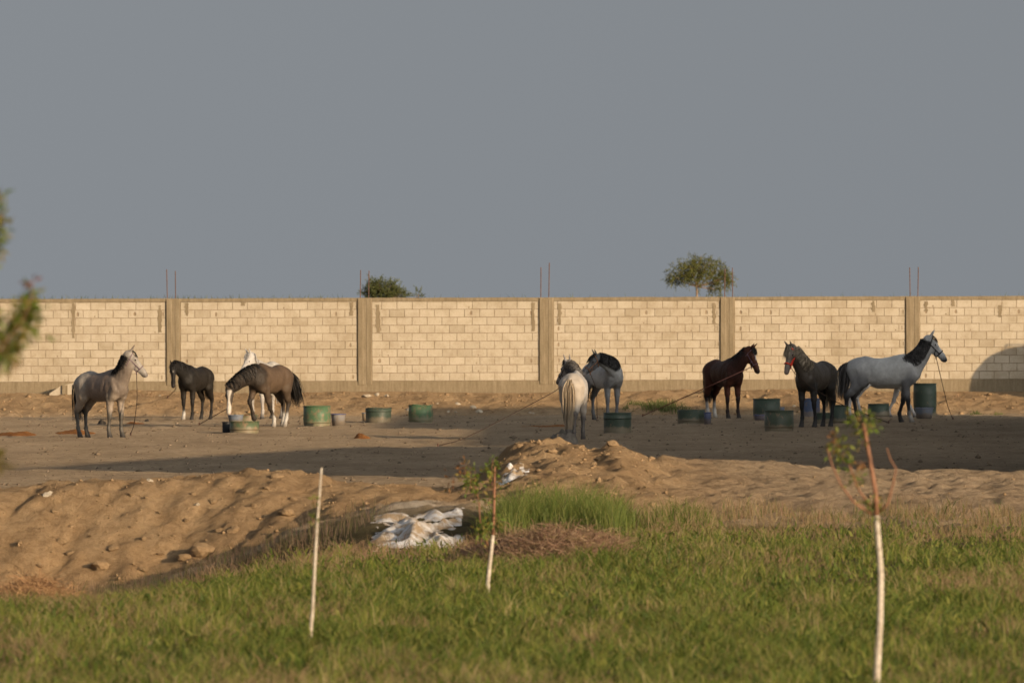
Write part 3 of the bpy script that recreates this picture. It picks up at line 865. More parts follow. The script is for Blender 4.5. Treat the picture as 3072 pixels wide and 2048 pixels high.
    def ring(a, b, ang0=0, n_=16, tilt=0.0):
        o = []
        for j in range(n_+1):
            th = 2*math.pi*j/n_
            dv = hu*math.cos(th)+hs*math.sin(th)+hdir*tilt*math.cos(th)
            c_ = H(a,b); r_ = 0.02
            while sdf(c_+dv*r_) < 0.008 and r_ < 0.25: r_ += 0.006
            o.append(c_+dv*r_)
        return o
    chin = None
    if halter:
        hm, wd = halter
        h = empty("halter"); h.parent = root
        mb = MB(); rn = ring(0.385,-0.10); mb.tube(rn, wd, 5, False); mb.build("noseband", hm, h, smooth=True)
        chin = rn[8]
        rc = ring(0.09,-0.07,tilt=-0.35)
        mb = MB(); mb.tube(rc, wd*0.9, 5, False); mb.build("crownpiece", hm, h, smooth=True)
        for sd in (1,-1):
            mb = MB()
            p0 = np.array(rn[4 if sd>0 else 12]); p1 = np.array(rc[5 if sd>0 else 11]); o = []
            for u in np.linspace(0,1,6):
                c_ = p0*(1-u)+p1*u; dv = hs*sd
                r_ = -0.05
                while sdf(c_+dv*r_) < 0.008 and r_ < 0.2: r_ += 0.006
                o.append(c_+dv*max(r_,-0.01))
            mb.tube(o, wd*0.9, 5, False); mb.build("cheek_strap", hm, h, smooth=True)
            mb = MB(); mb.tube([p1*0.4+p0*0.6, H(0.33,-0.19,sd*0.02), np.array(chin)], wd*0.8, 5, False); mb.build("chin_strap", hm, h, smooth=True)
        mb = MB(); mb.tube([np.array(chin)+(0,0,0.0), np.array(chin)+(0,0,-0.05)], 0.014, 6); mb.build("buckle", hm, h)
    if tassel:
        h = empty("neck_tassel"); h.parent = root
        c_ = np.array(endp)-hu*0.10; 
        mb = MB(); mb.tube([c_, c_+(0.03,0,-0.16)], 0.012, 6); mb.build("cord", mane_mat, h)
        mb = MB(); mb.lathe([(0.0,0.0),(0.03,-0.02),(0.05,-0.08),(0.045,-0.13),(0.02,-0.17),(0,-0.18)],10,c_+(0.03,0,-0.15)); mb.build("pompom", mane_mat, h, smooth=True)
    def to_world(p):
        p = np.asarray(p)*k; c, s = math.cos(yw), math.sin(yw)
        return np.array([gp[0]+c*p[0]-s*p[1], gp[1]+s*p[0]+c*p[1], float(gz)+p[2]])
    return dict(root=root, chin=to_world(chin if chin is not None else H(0.40,-0.18)), poll=to_world(P), throat=to_world(endp))
# ------------------------------------------------------------------ grass
grs_m, t, b = mat("grass_blade", 0.6, 0.2)
t.links.new(attr(t, "col").outputs['Color'], b.inputs['Base Color'])
tr = N(t, "ShaderNodeBsdfTranslucent"); t.links.new(attr(t, "col").outputs['Color'], tr.inputs[0])
mx = N(t, "ShaderNodeMixShader"); mx.inputs[0].default_value = 0.30
t.links.new(b.outputs[0], mx.inputs[1]); t.links.new(tr.outputs[0], mx.inputs[2])
t.links.new(mx.outputs[0], t.nodes["Material Output"].inputs[0])
def blades(name, P, hgt, wid, lean, col, m_=None):
    """P (n,3) roots, hgt, wid (n), lean (n,2) sideways drift of the tip, col (n,3)"""
    n = len(P)
    th = rng.random(n)*2*math.pi
    sx = np.stack([np.cos(th), np.sin(th)*0.4, 0*th], 1)*wid[:, None]*0.5
    mid = P + np.stack([lean[:, 0]*0.30, lean[:, 1]*0.30, hgt*0.62], 1)
    tip = P + np.stack([lean[:, 0], lean[:, 1], hgt], 1)
    V = np.stack([P-sx, P+sx, mid-sx*0.75, mid+sx*0.75, tip], 1).reshape(-1, 3)
    f = np.array([(0,1,3),(0,3,2),(2,3,4)])
    F = (f[None] + (np.arange(n)*5)[:, None, None]).reshape(-1, 3)
    me = mesh_np(name, V, F)
    c5 = np.repeat(col, 5, 0).reshape(n, 5, 3).copy()
    set_col(me, c5.reshape(-1, 3))
    me.materials.append(m_ or grs_m)
    return me
def pick(cols, n): 
    cols = np.array(cols); return cols[rng.integers(0, len(cols), n)] * (0.75+0.5*rng.random((n, 1)))
GREEN = [(0.092,0.126,0.021),(0.068,0.100,0.016),(0.130,0.162,0.028),(0.195,0.200,0.044),(0.042,0.070,0.012),(0.150,0.150,0.040)]
DRY = [(0.26,0.19,0.092),(0.32,0.24,0.125),(0.20,0.14,0.068),(0.27,0.18,0.10)]
RED = [(0.27,0.165,0.11),(0.33,0.205,0.13),(0.21,0.125,0.08),(0.36,0.25,0.155)]
def edge_d(x):   # where the field grass ends
    px = 1536 + x*FPX/115.0
    return np.interp(px, [-400,0,250,480,850,1050,1400,1900,2100,3072,3600], [112.5,112.5,113,114,116,114.0,113.5,117.5,119.5,120.0,120.0])
n = 240000
u = rng.random(n); d = (1/(1/58.0 - u*(1/58.0-1/121.0)))   # a little denser close by
x = rng.uniform(-0.0635, 0.0635, n)*d
ed = edge_d(x) + 1.0*fbm(x*1.1, d*0.7, 3)
pdry = np.clip(0.15 + 1.7*fbm(x*0.42+3, d*0.11, 3) + 0.45*fbm(x*2.2, d*0.7, 2) + 0.95*sstep(16, 2, ed-d)*sstep(1.5, -2.5, x) + 0.95*sstep(11, 2, ed-d), 0.03, 0.95)
dens = np.clip(0.55 + 1.0*fbm(x*1.5+8, d*0.5, 3), 0.06, 1)
keep = (d < ed) & (rng.random(n) < dens + 0.06)
x, d, pdry, ed = x[keep], d[keep], pdry[keep], ed[keep]; n = len(x)
isd = rng.random(n) < pdry
col = np.where(isd[:, None], pick(DRY, n), pick(GREEN, n))
red = (rng.random(n) < 0.5*sstep(14, 3, ed-d)*sstep(2.0, -2.0, x)) & isd
col = np.where(red[:, None], pick(RED, n), col)
tuft = np.clip(0.55 + 1.5*fbm(x*1.9+1, d*0.6+4, 3) + 0.8*np.clip(fbm(x*0.8+41, d*0.3, 2), 0, 1), 0.10, 2.3)
h = (0.05+0.13*rng.random(n)**1.3)*(0.6+0.70*tuft) * np.where(isd, 1.15, 1.0)
wd = np.where(isd, 0.006+0.004*rng.random(n), 0.011+0.011*rng.random(n))
P = np.stack([x, d, terrain(x, d)-0.01], 1)
ln = rng.normal(size=(n, 2))*0.75*h[:, None]
tag(link("grass", blades("grass", P, h, wd, ln, col)), "rough green and straw coloured field grass in front of the paddock", "grass", kind="stuff")
n = 350
d = 1/(1/60.0 - rng.random(n)*(1/60.0-1/116.0)); x = rng.uniform(-0.062, 0.062, n)*d
keep = (d < edge_d(x)) & (fbm(x*0.9+31, d*0.35+2, 3) > -0.05); x, d = x[keep], d[keep]; n = len(x)
P = np.stack([x, d, terrain(x, d)], 1); h = 0.15+0.18*rng.random(n)
tag(link("seed_stalks", blades("seed_stalks", P, h, 0.003+0.003*rng.random(n), rng.normal(size=(n, 2))*0.4*h[:, None], pick([(0.46,0.38,0.21),(0.40,0.31,0.17),(0.33,0.33,0.12)], n))), "pale straw seed stalks standing above the field grass", "grass", kind="stuff")
# low broad-leaved weeds among the grass
n = 20000
d = rng.uniform(60, 116, n); x = rng.uniform(-0.062, 0.062, n)*d
keep = (d < edge_d(x)-1) & (fbm(x*1.3+20, d*0.45+9, 3) > 0.02); x, d = x[keep], d[keep]; n = len(x)
P = np.stack([x, d, terrain(x, d)+0.02+0.10*rng.random(n)], 1)
h = 0.02+0.07*rng.random(n); ln = rng.normal(size=(n, 2))*0.09
tag(link("broadleaf_weeds", blades("broadleaf_weeds", P, h, 0.016+0.022*rng.random(n), ln*0.6, pick(GREEN[:4], n)*0.9)), "low broad leaved green weeds mixed into the field grass", "weeds", kind="stuff")

def clump(name, label, cat, spots, nper, hr, wr, cols, leanf=0.3, kind="stuff", group=None, sx=0.2, sd=0.3):
    Ps = []; hs = []; 
    for (x, d, s) in spots:
        k = int(nper*s)
        xx = x+rng.normal(size=k)*sx*s; dd = d+rng.normal(size=k)*sd*s
        Ps.append(np.stack([xx, dd, terrain(xx, dd)-0.01], 1)); hs.append((hr[0]+(hr[1]-hr[0])*rng.random(k)**1.3)*s*np.exp(-((xx-x)/(2.2*sx*s))**2*0.5))
    P = np.vstack(Ps); h = np.concatenate(hs); n = len(P)
    me = blades(name, P, h, wr[0]+(wr[1]-wr[0])*rng.random(n), rng.normal(size=(n, 2))*leanf*h[:, None], pick(cols, n))
    return tag(link(name, me), label, cat, group, kind)
sp = []
for _ in range(300):
    d_ = 1/(1/62.0 - random.random()*(1/62.0-1/114.0)); x_ = random.uniform(-.06, .06)*d_
    if d_ < float(edge_d(np.array(x_)))-1: sp.append((x_, d_, random.uniform(.5, 1.15)))
clump("grass_tufts", "taller yellow green tufts standing out of the field grass", "grass", sp, 70, (0.10,0.30), (0.006,0.014), [(0.16,0.185,0.035),(0.22,0.22,0.05),(0.10,0.135,0.022),(0.30,0.24,0.11)], 0.45, sx=0.11, sd=0.18)
sp = []
for _ in range(170):
    d_ = 1/(1/62.0 - random.random()*(1/62.0-1/114.0)); x_ = random.uniform(-.06, .06)*d_
    if d_ < float(edge_d(np.array(x_)))-1: sp.append((x_, d_, random.uniform(.6, 1.2)))
clump("straw_tufts", "straw coloured dry tufts scattered through the field grass", "grass", sp, 90, (0.08,0.24), (0.004,0.009), DRY, 0.55, sx=0.16, sd=0.3)
# tall weeds in front of the earth mound
sp = []
for px, py, s in [(1490,1590,.8),(1530,1585,1.05),(1580,1580,1.15),(1630,1580,1.1),(1680,1578,1.1),(1730,1580,1.15),(1780,1580,1.1),(1825,1585,1.05),(1860,1590,.85),(1560,1600,.9),(1650,1600,.9),(1760,1600,.9),(1520,1610,.7)]:
    p = at_depth(px, py, 115.0); sp.append((p[0], 115.0+random.uniform(-1.2,1.2), s))
clump("tall_weeds", "tall bright green feathery weeds growing in front of the earth mound", "weeds", sp, 620, (0.14,0.66), (0.006,0.013), [(0.11,0.15,0.03),(0.15,0.18,0.04),(0.20,0.205,0.06),(0.085,0.115,0.026)], 0.36, sx=0.16, sd=0.4)
sp = []
for px, py, s in [(1960,1600,.8),(2010,1595,.9),(2060,1600,.85),(2110,1600,.7),(1925,1605,.6)]:
    p = at_depth(px, py, 115.5); sp.append((p[0], 115.5+random.uniform(-.8,.8), s))
clump("olive_weeds", "olive green weeds and dry stalks right of the brush heap", "weeds", sp, 420, (0.15,0.60), (0.006,0.012), GREEN[:3]+DRY[:2], 0.3, sx=0.18, sd=0.4)
sp = []
for px in range(-60, 1100, 55):
    py = np.interp(px, [0,250,480,850,1050], [1815,1815,1770,1640,1600]); p = at_depth(px, py, 116.3); sp.append((p[0], 116.3+random.uniform(-1.5,.8), random.uniform(.6,1.0)))
clump("ditch_edge_grass", "thin brownish dry grass and weeds along the ditch edge", "grass", sp, 190, (0.10,0.46), (0.003,0.007), [(0.22,0.15,0.10),(0.17,0.11,0.08),(0.13,0.09,0.06),(0.10,0.10,0.035),(0.07,0.075,0.025)], 0.3, sx=0.22, sd=0.7)  # browns darkened to stand in for missing shade along the ditch
sp = []
for px in range(1880, 3200, 60):
    p = at_height(px, 1590, 0); sp.append((p[0], 119.3+random.uniform(-1.2,.8), random.uniform(.5,.9)))
clump("dirt_edge_grass", "straw and green tufts where the field meets the bare berm", "grass", sp, 230, (0.08,0.34), (0.004,0.010), DRY+DRY+GREEN[:2]+RED[:1], 0.35, sx=0.22, sd=0.6)
# weeds on the bank under the wall
sp = []
for px, py, s in [(1905,1215,.55),(1940,1226,.7),(1960,1224,.8),(1985,1228,.75),(2010,1226,.8),(2030,1228,.6),(1975,1212,.6),(2055,1232,.45),(1880,1228,.35),(2925,1252,.45),(2990,1262,.4),(1985,1232,.5)]:
    x_, d_ = on_bank(px, py, 233, 239.2); sp.append((x_, d_, s))
clump("bank_weeds", "patch of low green weeds on the bank under the wall", "weeds", sp, 170, (0.08,0.34), (0.010,0.022), [(0.085,0.12,0.03),(0.12,0.14,0.045),(0.16,0.15,0.07)], 0.5, sx=0.22, sd=0.3)
sp = []
for px, py, s in [(430,1190,.5),(460,1186,.6),(895,1180,.6),(915,1186,.5),(955,1182,.6),(1230,1180,.45),(1275,1178,.4),(1585,1190,.5),(2620,1180,.7),(2660,1178,.7),(2350,1185,.4),(2870,1190,.4),(1380,1182,.4),(1560,1182,.5)]:
    x_, d_ = on_bank(px, py, 233, 239.2); sp.append((x_, d_, s))
clump("dry_bank_weeds", "scattered dry brown weed stalks on the bank below the plinth", "weeds", sp, 70, (0.06,0.30), (0.006,0.012), RED+DRY, 0.8, sx=0.16, sd=0.2)
# weeds of the higher field behind the wall, tips just over the coping
n = 2600
d = rng.uniform(264, 330, n); x = rng.uniform(-0.058, 0.058, n)*d
keep = rng.random(n) < np.where(x < -5.5, 1.0, 0.16); x, d = x[keep], d[keep]; n = len(x)
P = np.stack([x, d, terrain(x, d)-0.02], 1); h = 0.22+0.22*rng.random(n)**2.2+(d-264)*0.0012
tag(link("far_grass", blades("far_grass", P, h, 0.018+0.012*rng.random(n), rng.normal(size=(n, 2))*0.10, pick(GREEN+[(0.12,0.11,0.05)], n)*0.8)), "thin grass tips of the higher field showing over the wall top", "grass", kind="stuff")

# ------------------------------------------------------------------ heaps of dry brush
def brush_heap(name, label, cx, cd_, wx_, wd_, hh, nst, cols, base_mat):
    r_ = empty(name, (cx, cd_, float(terrain(cx, cd_)))); tag(r_, label, "brush heap")
    # packed core
    gx_ = np.linspace(-1, 1, 26); X_, Y_ = np.meshgrid(gx_, gx_)
    prof = np.clip(1-(X_**2+Y_**2), 0, 1)**0.7*(0.75+0.5*fbm(X_*2.2+cx, Y_*2.2, 3))
    zc = terrain(cx+X_*wx_, cd_+Y_*wd_)-float(terrain(cx, cd_)) + prof*hh*0.72-0.03
    V_ = np.stack([X_*wx_, Y_*wd_, zc], -1).reshape(-1, 3); q = (np.arange(25)[:, None]*26+np.arange(25)[None]).ravel()
    link("core", mesh_np("core", V_, np.stack([q, q+1, q+27, q+26], 1)), base_mat, r_, smooth=True)
    # stalks
    a = rng.random(nst)*2*math.pi; rr = np.sqrt(rng.random(nst))*1.02
    X_ = np.cos(a)*rr; Y_ = np.sin(a)*rr
    prof = np.clip(1-rr**2, 0, 1)**0.7*(0.75+0.5*fbm(X_*2.2+cx, Y_*2.2, 3))
    z_ = terrain(cx+X_*wx_, cd_+Y_*wd_)-float(terrain(cx, cd_))+prof*hh*(0.45+0.5*rng.random(nst))-0.02
    p0 = np.stack([X_*wx_, Y_*wd_, z_], 1)
    dr = rng.normal(size=(nst, 3))*(1, .7, .45); dr /= np.linalg.norm(dr, axis=1, keepdims=True)
    ln = 0.07+0.20*rng.random(nst)
    pts = np.stack([p0, p0+dr*ln[:, None]*0.35+(0, 0, .015), p0+dr*ln[:, None]*0.7+(0, 0, .015), p0+dr*ln[:, None]+rng.normal(size=(nst, 3))*0.03-(0, 0, .02)], 1)
    sd_ = np.cross(dr, rng.normal(size=(nst, 3))); sd_ /= np.linalg.norm(sd_, axis=1, keepdims=True)
    w_ = (0.0015+0.0022*rng.random(nst))[:, None, None]
    L_ = pts-sd_[:, None, :]*w_; R_ = pts+sd_[:, None, :]*w_
    V_ = np.stack([L_, R_], 2).reshape(-1, 3)
    f = np.array([(0,1,3,2),(2,3,5,4),(4,5,7,6)])
    me = mesh_np("stalks", V_, (f[None]+(np.arange(nst)*8)[:, None, None]).reshape(-1, 4))
    set_col(me, np.repeat(pick(cols, nst), 8, 0)); me.materials.append(grs_m)
    o = bpy.data.objects.new("stalks", me); COL.objects.link(o); o.parent = r_; o["kind"] = "stuff"
    return r_
brush_core = simple("brush_core", (0.10,0.062,0.04), (0.19,0.12,0.075), 9, 0.95, 0.1, bmp=0.8, bscale=25, bdist=0.05)
p = at_depth(1660, 1680, 104)
brush_heap("brush_heap", "broad heap of dry reddish tumbleweed brush below the green weeds", p[0], 104.5, 0.92, 1.8, 0.52, 17000, RED+RED+DRY[:2], brush_core)
p = at_depth(1450, 1680, 105)
brush_heap("brush_heap", "low end pile of reddish brush beside the small leafy sapling", p[0]+0.10, 105.5, 0.42, 1.0, 0.34, 2600, RED, brush_core)
p = at_depth(110, 1850, 100)
brush_heap("brush_heap", "tawny dry brush pile at the foot of the spoil slope", p[0]-0.05, 101, 0.60, 2.4, 0.46, 7000, [(0.44,0.27,0.13),(0.38,0.22,0.11),(0.30,0.17,0.085)], brush_core)

# ------------------------------------------------------------------ trees beyond the wall
bark_m = simple("bark", (0.20,0.135,0.085), (0.32,0.23,0.155), 12, 0.9, 0.1, bmp=0.4)
leaf_m, t, b = mat("leaf", 0.55, 0.25)
t.links.new(attr(t, "col").outputs['Color'], b.inputs['Base Color'])
tr = N(t, "ShaderNodeBsdfTranslucent"); t.links.new(attr(t, "col").outputs['Color'], tr.inputs[0])
mx = N(t, "ShaderNodeMixShader"); mx.inputs[0].default_value = 0.35
t.links.new(b.outputs[0], mx.inputs[1]); t.links.new(tr.outputs[0], mx.inputs[2]); t.links.new(mx.outputs[0], t.nodes["Material Output"].inputs[0])
def leaves(name, P, dirs, ln, wd, col, parent, kind=None):
    n = len(P)
    sd_ = np.cross(dirs, rng.normal(size=(n, 3))); sd_ /= np.linalg.norm(sd_, axis=1, keepdims=True)+1e-9
    a = P; m1 = P+dirs*ln[:, None]*0.45+sd_*wd[:, None]*0.5; m2 = P+dirs*ln[:, None]*0.45-sd_*wd[:, None]*0.5; e = P+dirs*ln[:, None]
    V_ = np.stack([a, m1, e, m2], 1).reshape(-1, 3)
    me = mesh_np(name, V_, np.arange(4*n).reshape(n, 4)); set_col(me, np.repeat(col, 4, 0)); me.materials.append(leaf_m)
    o = bpy.data.objects.new(name, me); COL.objects.link(o); o.parent = parent
    if kind: o["kind"] = kind
    return o
def crown_tree(name, label, px, base_py, d, lobes, trunk_h, nleaf, cols, droop=0.5, trunk_r=0.05, cat="tree"):
    """lobes: (px, py, radius px across, radius px up) of the foliage masses"""
    x0 = at_depth(px, 1024, d)[0]; z0 = float(terrain(x0, d)); sc = FPX/d
    r_ = empty(name, (x0, d, z0)); tag(r_, label, cat)
    L = []
    for (lx, ly, rx, rz) in lobes:
        p_ = at_depth(lx, ly, d); L.append(np.array([p_[0]-x0, random.uniform(-.5,.5)*rx/sc*1.2, p_[2]-z0, rx/sc, rz/sc]))
    top = np.array([0, 0, trunk_h])
    m2 = MB(); m2.tube([(0,0,-0.1),(0.02,0,trunk_h*0.5),(0.0,0,trunk_h)], [trunk_r, trunk_r*0.85, trunk_r*0.75], 8); m2.build("trunk", bark_m, r_, smooth=True)
    Ps = []; Ds = []
    for l in L:
        c_ = l[:3]
        m2 = MB(); mid = (top+c_)/2+np.array([0, 0, -0.10*l[3]]); m2.tube([top-(0, 0, .05), mid, c_], [trunk_r*0.6, trunk_r*0.4, trunk_r*0.15], 6)
        for _ in range(5):
            e = c_+rng.normal(size=3)*(l[3], l[3], l[4])*0.5; m2.tube([mid, (mid+e)/2+(0, 0, 0.05), e], [trunk_r*0.25, trunk_r*0.18, trunk_r*0.06], 4)
        m2.build("limb", bark_m, r_, smooth=True)
        # sprays of leaves
        nsp = max(6, int(nleaf*l[3]*l[4]/sum(q[3]*q[4] for q in L)/26))
        for _ in range(nsp):
            v_ = rng.normal(size=3); v_ /= np.linalg.norm(v_); rr = rng.random()**0.42
            s0 = c_+v_*rr*(l[3], l[3], l[4])
            od = _norm(v_*(1, 1, .6)+np.array([0, 0, -droop*rng.random()])+rng.normal(size=3)*0.4)
            k = 26; tt = rng.random(k)*0.34*(0.6+0.8*rng.random())
            pp = s0+od*tt[:, None]*(0.8+l[3]*0.5)+rng.normal(size=(k, 3))*0.025+np.array([0, 0, -1])*(tt[:, None]**2)*droop*0.8
            Ps.append(pp); Ds.append(od+rng.normal(size=(k, 3))*0.5+np.array([0, 0, -droop*0.5]))
    P = np.vstack(Ps); Dr = np.vstack(Ds); Dr /= np.linalg.norm(Dr, axis=1, keepdims=True); n = len(P)
    leaves("crown", P, Dr, 0.05+0.06*rng.random(n), 0.016+0.016*rng.random(n), pick(cols, n), r_)
    return r_
ACA = [(0.13,0.14,0.032),(0.17,0.17,0.042),(0.21,0.195,0.055),(0.09,0.11,0.028)]
crown_tree("acacia_tree", "lone spreading acacia tree standing beyond the block wall", 2090, 890, 450,
    [(2040,818,36,28),(2075,796,38,26),(2115,795,36,24),(2150,812,34,30),(2090,825,42,26),(2160,845,24,30),(2145,868,16,20),(2030,838,24,18),(2180,830,16,22),(2100,780,26,14)], 1.0, 21000, ACA, 0.6, 0.06)
BSH = [(0.10,0.12,0.04),(0.13,0.145,0.05),(0.16,0.165,0.06)]
crown_tree("tamarisk_bush", "dense round topped green bush showing over the wall beside a pillar", 1150, 892, 400,
    [(1117,868,18,20),(1140,864,20,18),(1168,868,20,18),(1192,878,16,12),(1150,885,42,14),(1122,853,8,9),(1173,853,9,8),(1104,880,9,12),(1206,886,9,8)], 0.3, 13000, BSH, -0.2, 0.05, "bush")
crown_tree("small_shrub", "tiny grey green shrub tip just over the wall beside the bush", 1250, 895, 400, [(1248,888,8,8),(1258,880,5,7)], 0.25, 300, BSH, -0.2, 0.02, "bush")

# ------------------------------------------------------------------ saplings of the foreground
white_m = simple("limewash", (0.34,0.28,0.21), (0.60,0.53,0.43), 22, 0.9, 0.2, bmp=0.5, bscale=60, bdist=0.004)
twig_m = simple("young_bark", (0.20,0.095,0.055), (0.30,0.15,0.085), 25, 0.7, 0.2)
YL = [(0.15,0.20,0.030),(0.11,0.165,0.025),(0.20,0.22,0.036),(0.25,0.19,0.045)]
def sapling(label, d, trunk, ntop, branches, tufts, r0, leafcols=YL, leaf=0.055, dense=1.5, br_r=0.30):
    """trunk, branches: picture paths at depth d; the first ntop points of the trunk are limewashed"""
    P3 = lambda q: at_depth(q[0], q[1], d)
    b0 = P3(trunk[0]); gz = float(terrain(b0[0], d))
    r_ = empty("sapling", (b0[0], d, gz)); tag(r_, label, "sapling", "young trees in the field")
    o_ = np.array([b0[0], d, gz])
    tp = [np.array(P3(q))-o_ for q in trunk]
    tp.insert(0, np.array([tp[0][0], 0, -0.1])) if tp[0][2] > -0.05 else None
    nw = ntop+1 if len(tp) > len(trunk) else ntop
    for i_, q in enumerate(tp): q[1] += 0.02*math.sin(i_*1.7)
    rr = np.linspace(r0, r0*0.42, len(tp))
    m2 = MB(); m2.tube(tp[:nw], rr[:nw], 10); m2.build("limewashed_trunk", white_m, r_, smooth=True)
    if nw < len(tp): m2 = MB(); m2.tube(tp[nw-1:], rr[nw-1:]*0.95, 8); m2.build("stem", twig_m, r_, smooth=True)
    for j, br in enumerate(branches):
        pp = [np.array(P3(q))-o_ for q in br]; off = random.uniform(-.25,.25)
        for i_, q in enumerate(pp): q[1] += off*i_/max(1, len(pp)-1)
        m2 = MB(); m2.tube(pp, np.linspace(r0*br_r, r0*br_r*0.5, len(pp)), 6); m2.build("branch", twig_m, r_, smooth=True)
    for (lx, ly, spx, k, *cc) in tufts:
        k = int(k*dense)
        c_ = np.array(P3((lx, ly)))-o_; s_ = spx*d/FPX
        pp = c_+rng.normal(size=(k, 3))*s_*0.55; dd = (pp-c_)+rng.normal(size=(k, 3))*s_*0.5+(0, 0, -0.2*s_); dd /= np.linalg.norm(dd, axis=1, keepdims=True)
        leaves("leaf_tuft", pp, dd, leaf*1.15*(0.7+0.6*rng.random(k)), leaf*0.42*(0.7+0.6*rng.random(k)), pick(cc[0] if cc else leafcols, k), r_, "stuff")
        m2 = MB(); m2.tube([c_+(0, 0, -s_), c_+(0, 0, s_*0.6)], 0.003, 4); m2.build("twig", twig_m, r_)
    return r_
RL = [(0.22,0.10,0.03),(0.26,0.13,0.05),(0.16,0.11,0.03)]
sapling("tall limewashed sapling with forked reddish branches and few leaves", 66.0,
    [(2628,2085),(2632,2000),(2640,1860),(2643,1720),(2632,1580),(2629,1545),(2627,1480),(2612,1390),(2598,1310),(2588,1268)], 6,
    [[(2612,1540),(2560,1505),(2520,1450),(2495,1395),(2480,1345)],[(2606,1510),(2580,1475),(2563,1440),(2545,1390)],[(2640,1535),(2662,1510),(2678,1450),(2686,1405),(2668,1375),(2658,1342)]],
    [(2580,1262,34,60),(2600,1275,30,30),(2515,1340,26,45),(2505,1318,16,16,RL),(2530,1368,20,26),(2565,1435,26,24),(2555,1410,16,12),(2612,1520,24,26),(2588,1330,12,8),(2582,1388,10,6,RL),(2622,1540,14,10)], 0.030, leaf=0.045)
sapling("bare leaning limewashed sapling stem without a crown", 75.3, [(928,1945),(938,1820),(944,1700),(952,1560),(960,1460),(965,1402)], 6, [], [(942,1500,10,10),(940,1560,12,14)], 0.019, leaf=0.035)
sapling("short leafy sapling with limewashed foot beside the brush heap", 88.5, [(1460,1795),(1466,1720),(1474,1650),(1479,1605),(1481,1560),(1483,1490),(1484,1400)], 4,
    [[(1470,1650),(1458,1620),(1440,1560),(1436,1500),(1420,1440),(1408,1400)],[(1481,1560),(1480,1480),(1472,1420)]],
    [(1412,1448,28,60),(1396,1402,18,26,RL),(1425,1425,22,30),(1476,1410,22,40),(1486,1440,20,30),(1360,1440,26,16,RL),(1450,1585,22,50),(1445,1610,18,30),(1490,1560,18,24),(1478,1385,12,14),(1470,1500,16,18),(1440,1500,14,14)], 0.026, leaf=0.046, dense=1.4)
sapling("leafy young tree whose branch tips lean over the brush pile", 44.0, [(-150,2760),(-140,2300),(-150,1800),(-160,1400),(-170,1000),(-160,640),(-150,430)], 3,
    [[(-165,1150),(-90,1120),(-10,1060),(30,1010),(75,960),(100,880),(105,840)],[(-165,900),(-80,800),(-30,720),(5,640)],[(-160,1500),(-80,1450),(-10,1400)],[(-165,1080),(-60,1040),(20,1060),(40,1085)]],
    [(70,975,34,80),(85,920,26,40),(60,940,28,40),(96,880,16,14),(98,845,9,6,[(0.20,0.09,0.08),(0.22,0.12,0.08)]),(20,1030,36,90),(10,1060,30,60),(45,1070,16,12,RL),(-5,985,26,40),(110,945,16,14),(-8,690,18,40),(4,645,12,12),(-6,745,16,30),(-6,590,14,20),(-4,1390,22,30,[(0.16,0.13,0.03)]),(-60,1100,50,60),(-80,800,50,60),(-130,600,60,80)], 0.030, leaf=0.045, dense=1.5, br_r=0.12)
# ------------------------------------------------------------------ drums, tubs and buckets
def paint(name, c1, c2, rust=0.25, rough=0.5):
    m, t, b = mat(name, rough, 0.35)
    c = ramp(t, noise(t, 5, 5, 0.65), [(0.3, c1), (0.7, c2)])
    rf = ramp(t, noise(t, 7, 6, 0.75), [(0.60-rust*0.4, (0,0,0)), (0.72-rust*0.3, (1,1,1))])
    c = mixc(t, rf, c, mixc(t, 0.5, (0.20,0.11,0.06), (0.26,0.19,0.12)))
    # mud and dust splashed up from the foot
    tc = N(t, "ShaderNodeTexCoord"); sx = N(t, "ShaderNodeSeparateXYZ"); t.links.new(tc.outputs['Object'], sx.inputs[0])
    ma = N(t, "ShaderNodeMath", operation='MULTIPLY_ADD'); t.links.new(noise(t, 6, 5, 0.7), ma.inputs[0]); ma.inputs[1].default_value = -0.22; t.links.new(sx.outputs['Z'], ma.inputs[2])
    c = mixc(t, ramp(t, ma.outputs[0], [(0.0, (0.6,0.6,0.6)), (0.06, (0.08,0.08,0.08))]), c, (0.27,0.205,0.135))
    t.links.new(c, b.inputs['Base Color']); bump(t, b, noise(t, 9, 4, 0.6), 0.5, 0.02)
    return m
grn = [paint("drum_green", (0.045,0.115,0.052), (0.075,0.165,0.085), 0.25), paint("drum_dark_green", (0.024,0.050,0.038), (0.036,0.068,0.050), 0.02), paint("drum_olive", (0.055,0.095,0.045), (0.085,0.125,0.06), 0.28), paint("drum_dull_green", (0.034,0.056,0.038), (0.05,0.074,0.048), 0.15)]
blu = paint("tub_blue_grey", (0.14,0.18,0.25), (0.22,0.25,0.30), 0.05); blu2 = paint("bucket_blue", (0.035,0.065,0.20), (0.06,0.10,0.26), 0.0); blud = paint("drum_blue", (0.045,0.085,0.17), (0.07,0.11,0.20), 0.12)
rusty = simple("rusty_inside", (0.13,0.055,0.03), (0.22,0.10,0.05), 10, 0.9, 0.2)
feed_m = simple("feed_mash", (0.16,0.11,0.06), (0.26,0.19,0.11), 14, 0.95, 0.1, bmp=0.8, bscale=30)
def scale_at(py, px=1536): return FPX/at_height(px, py, 0)[1]
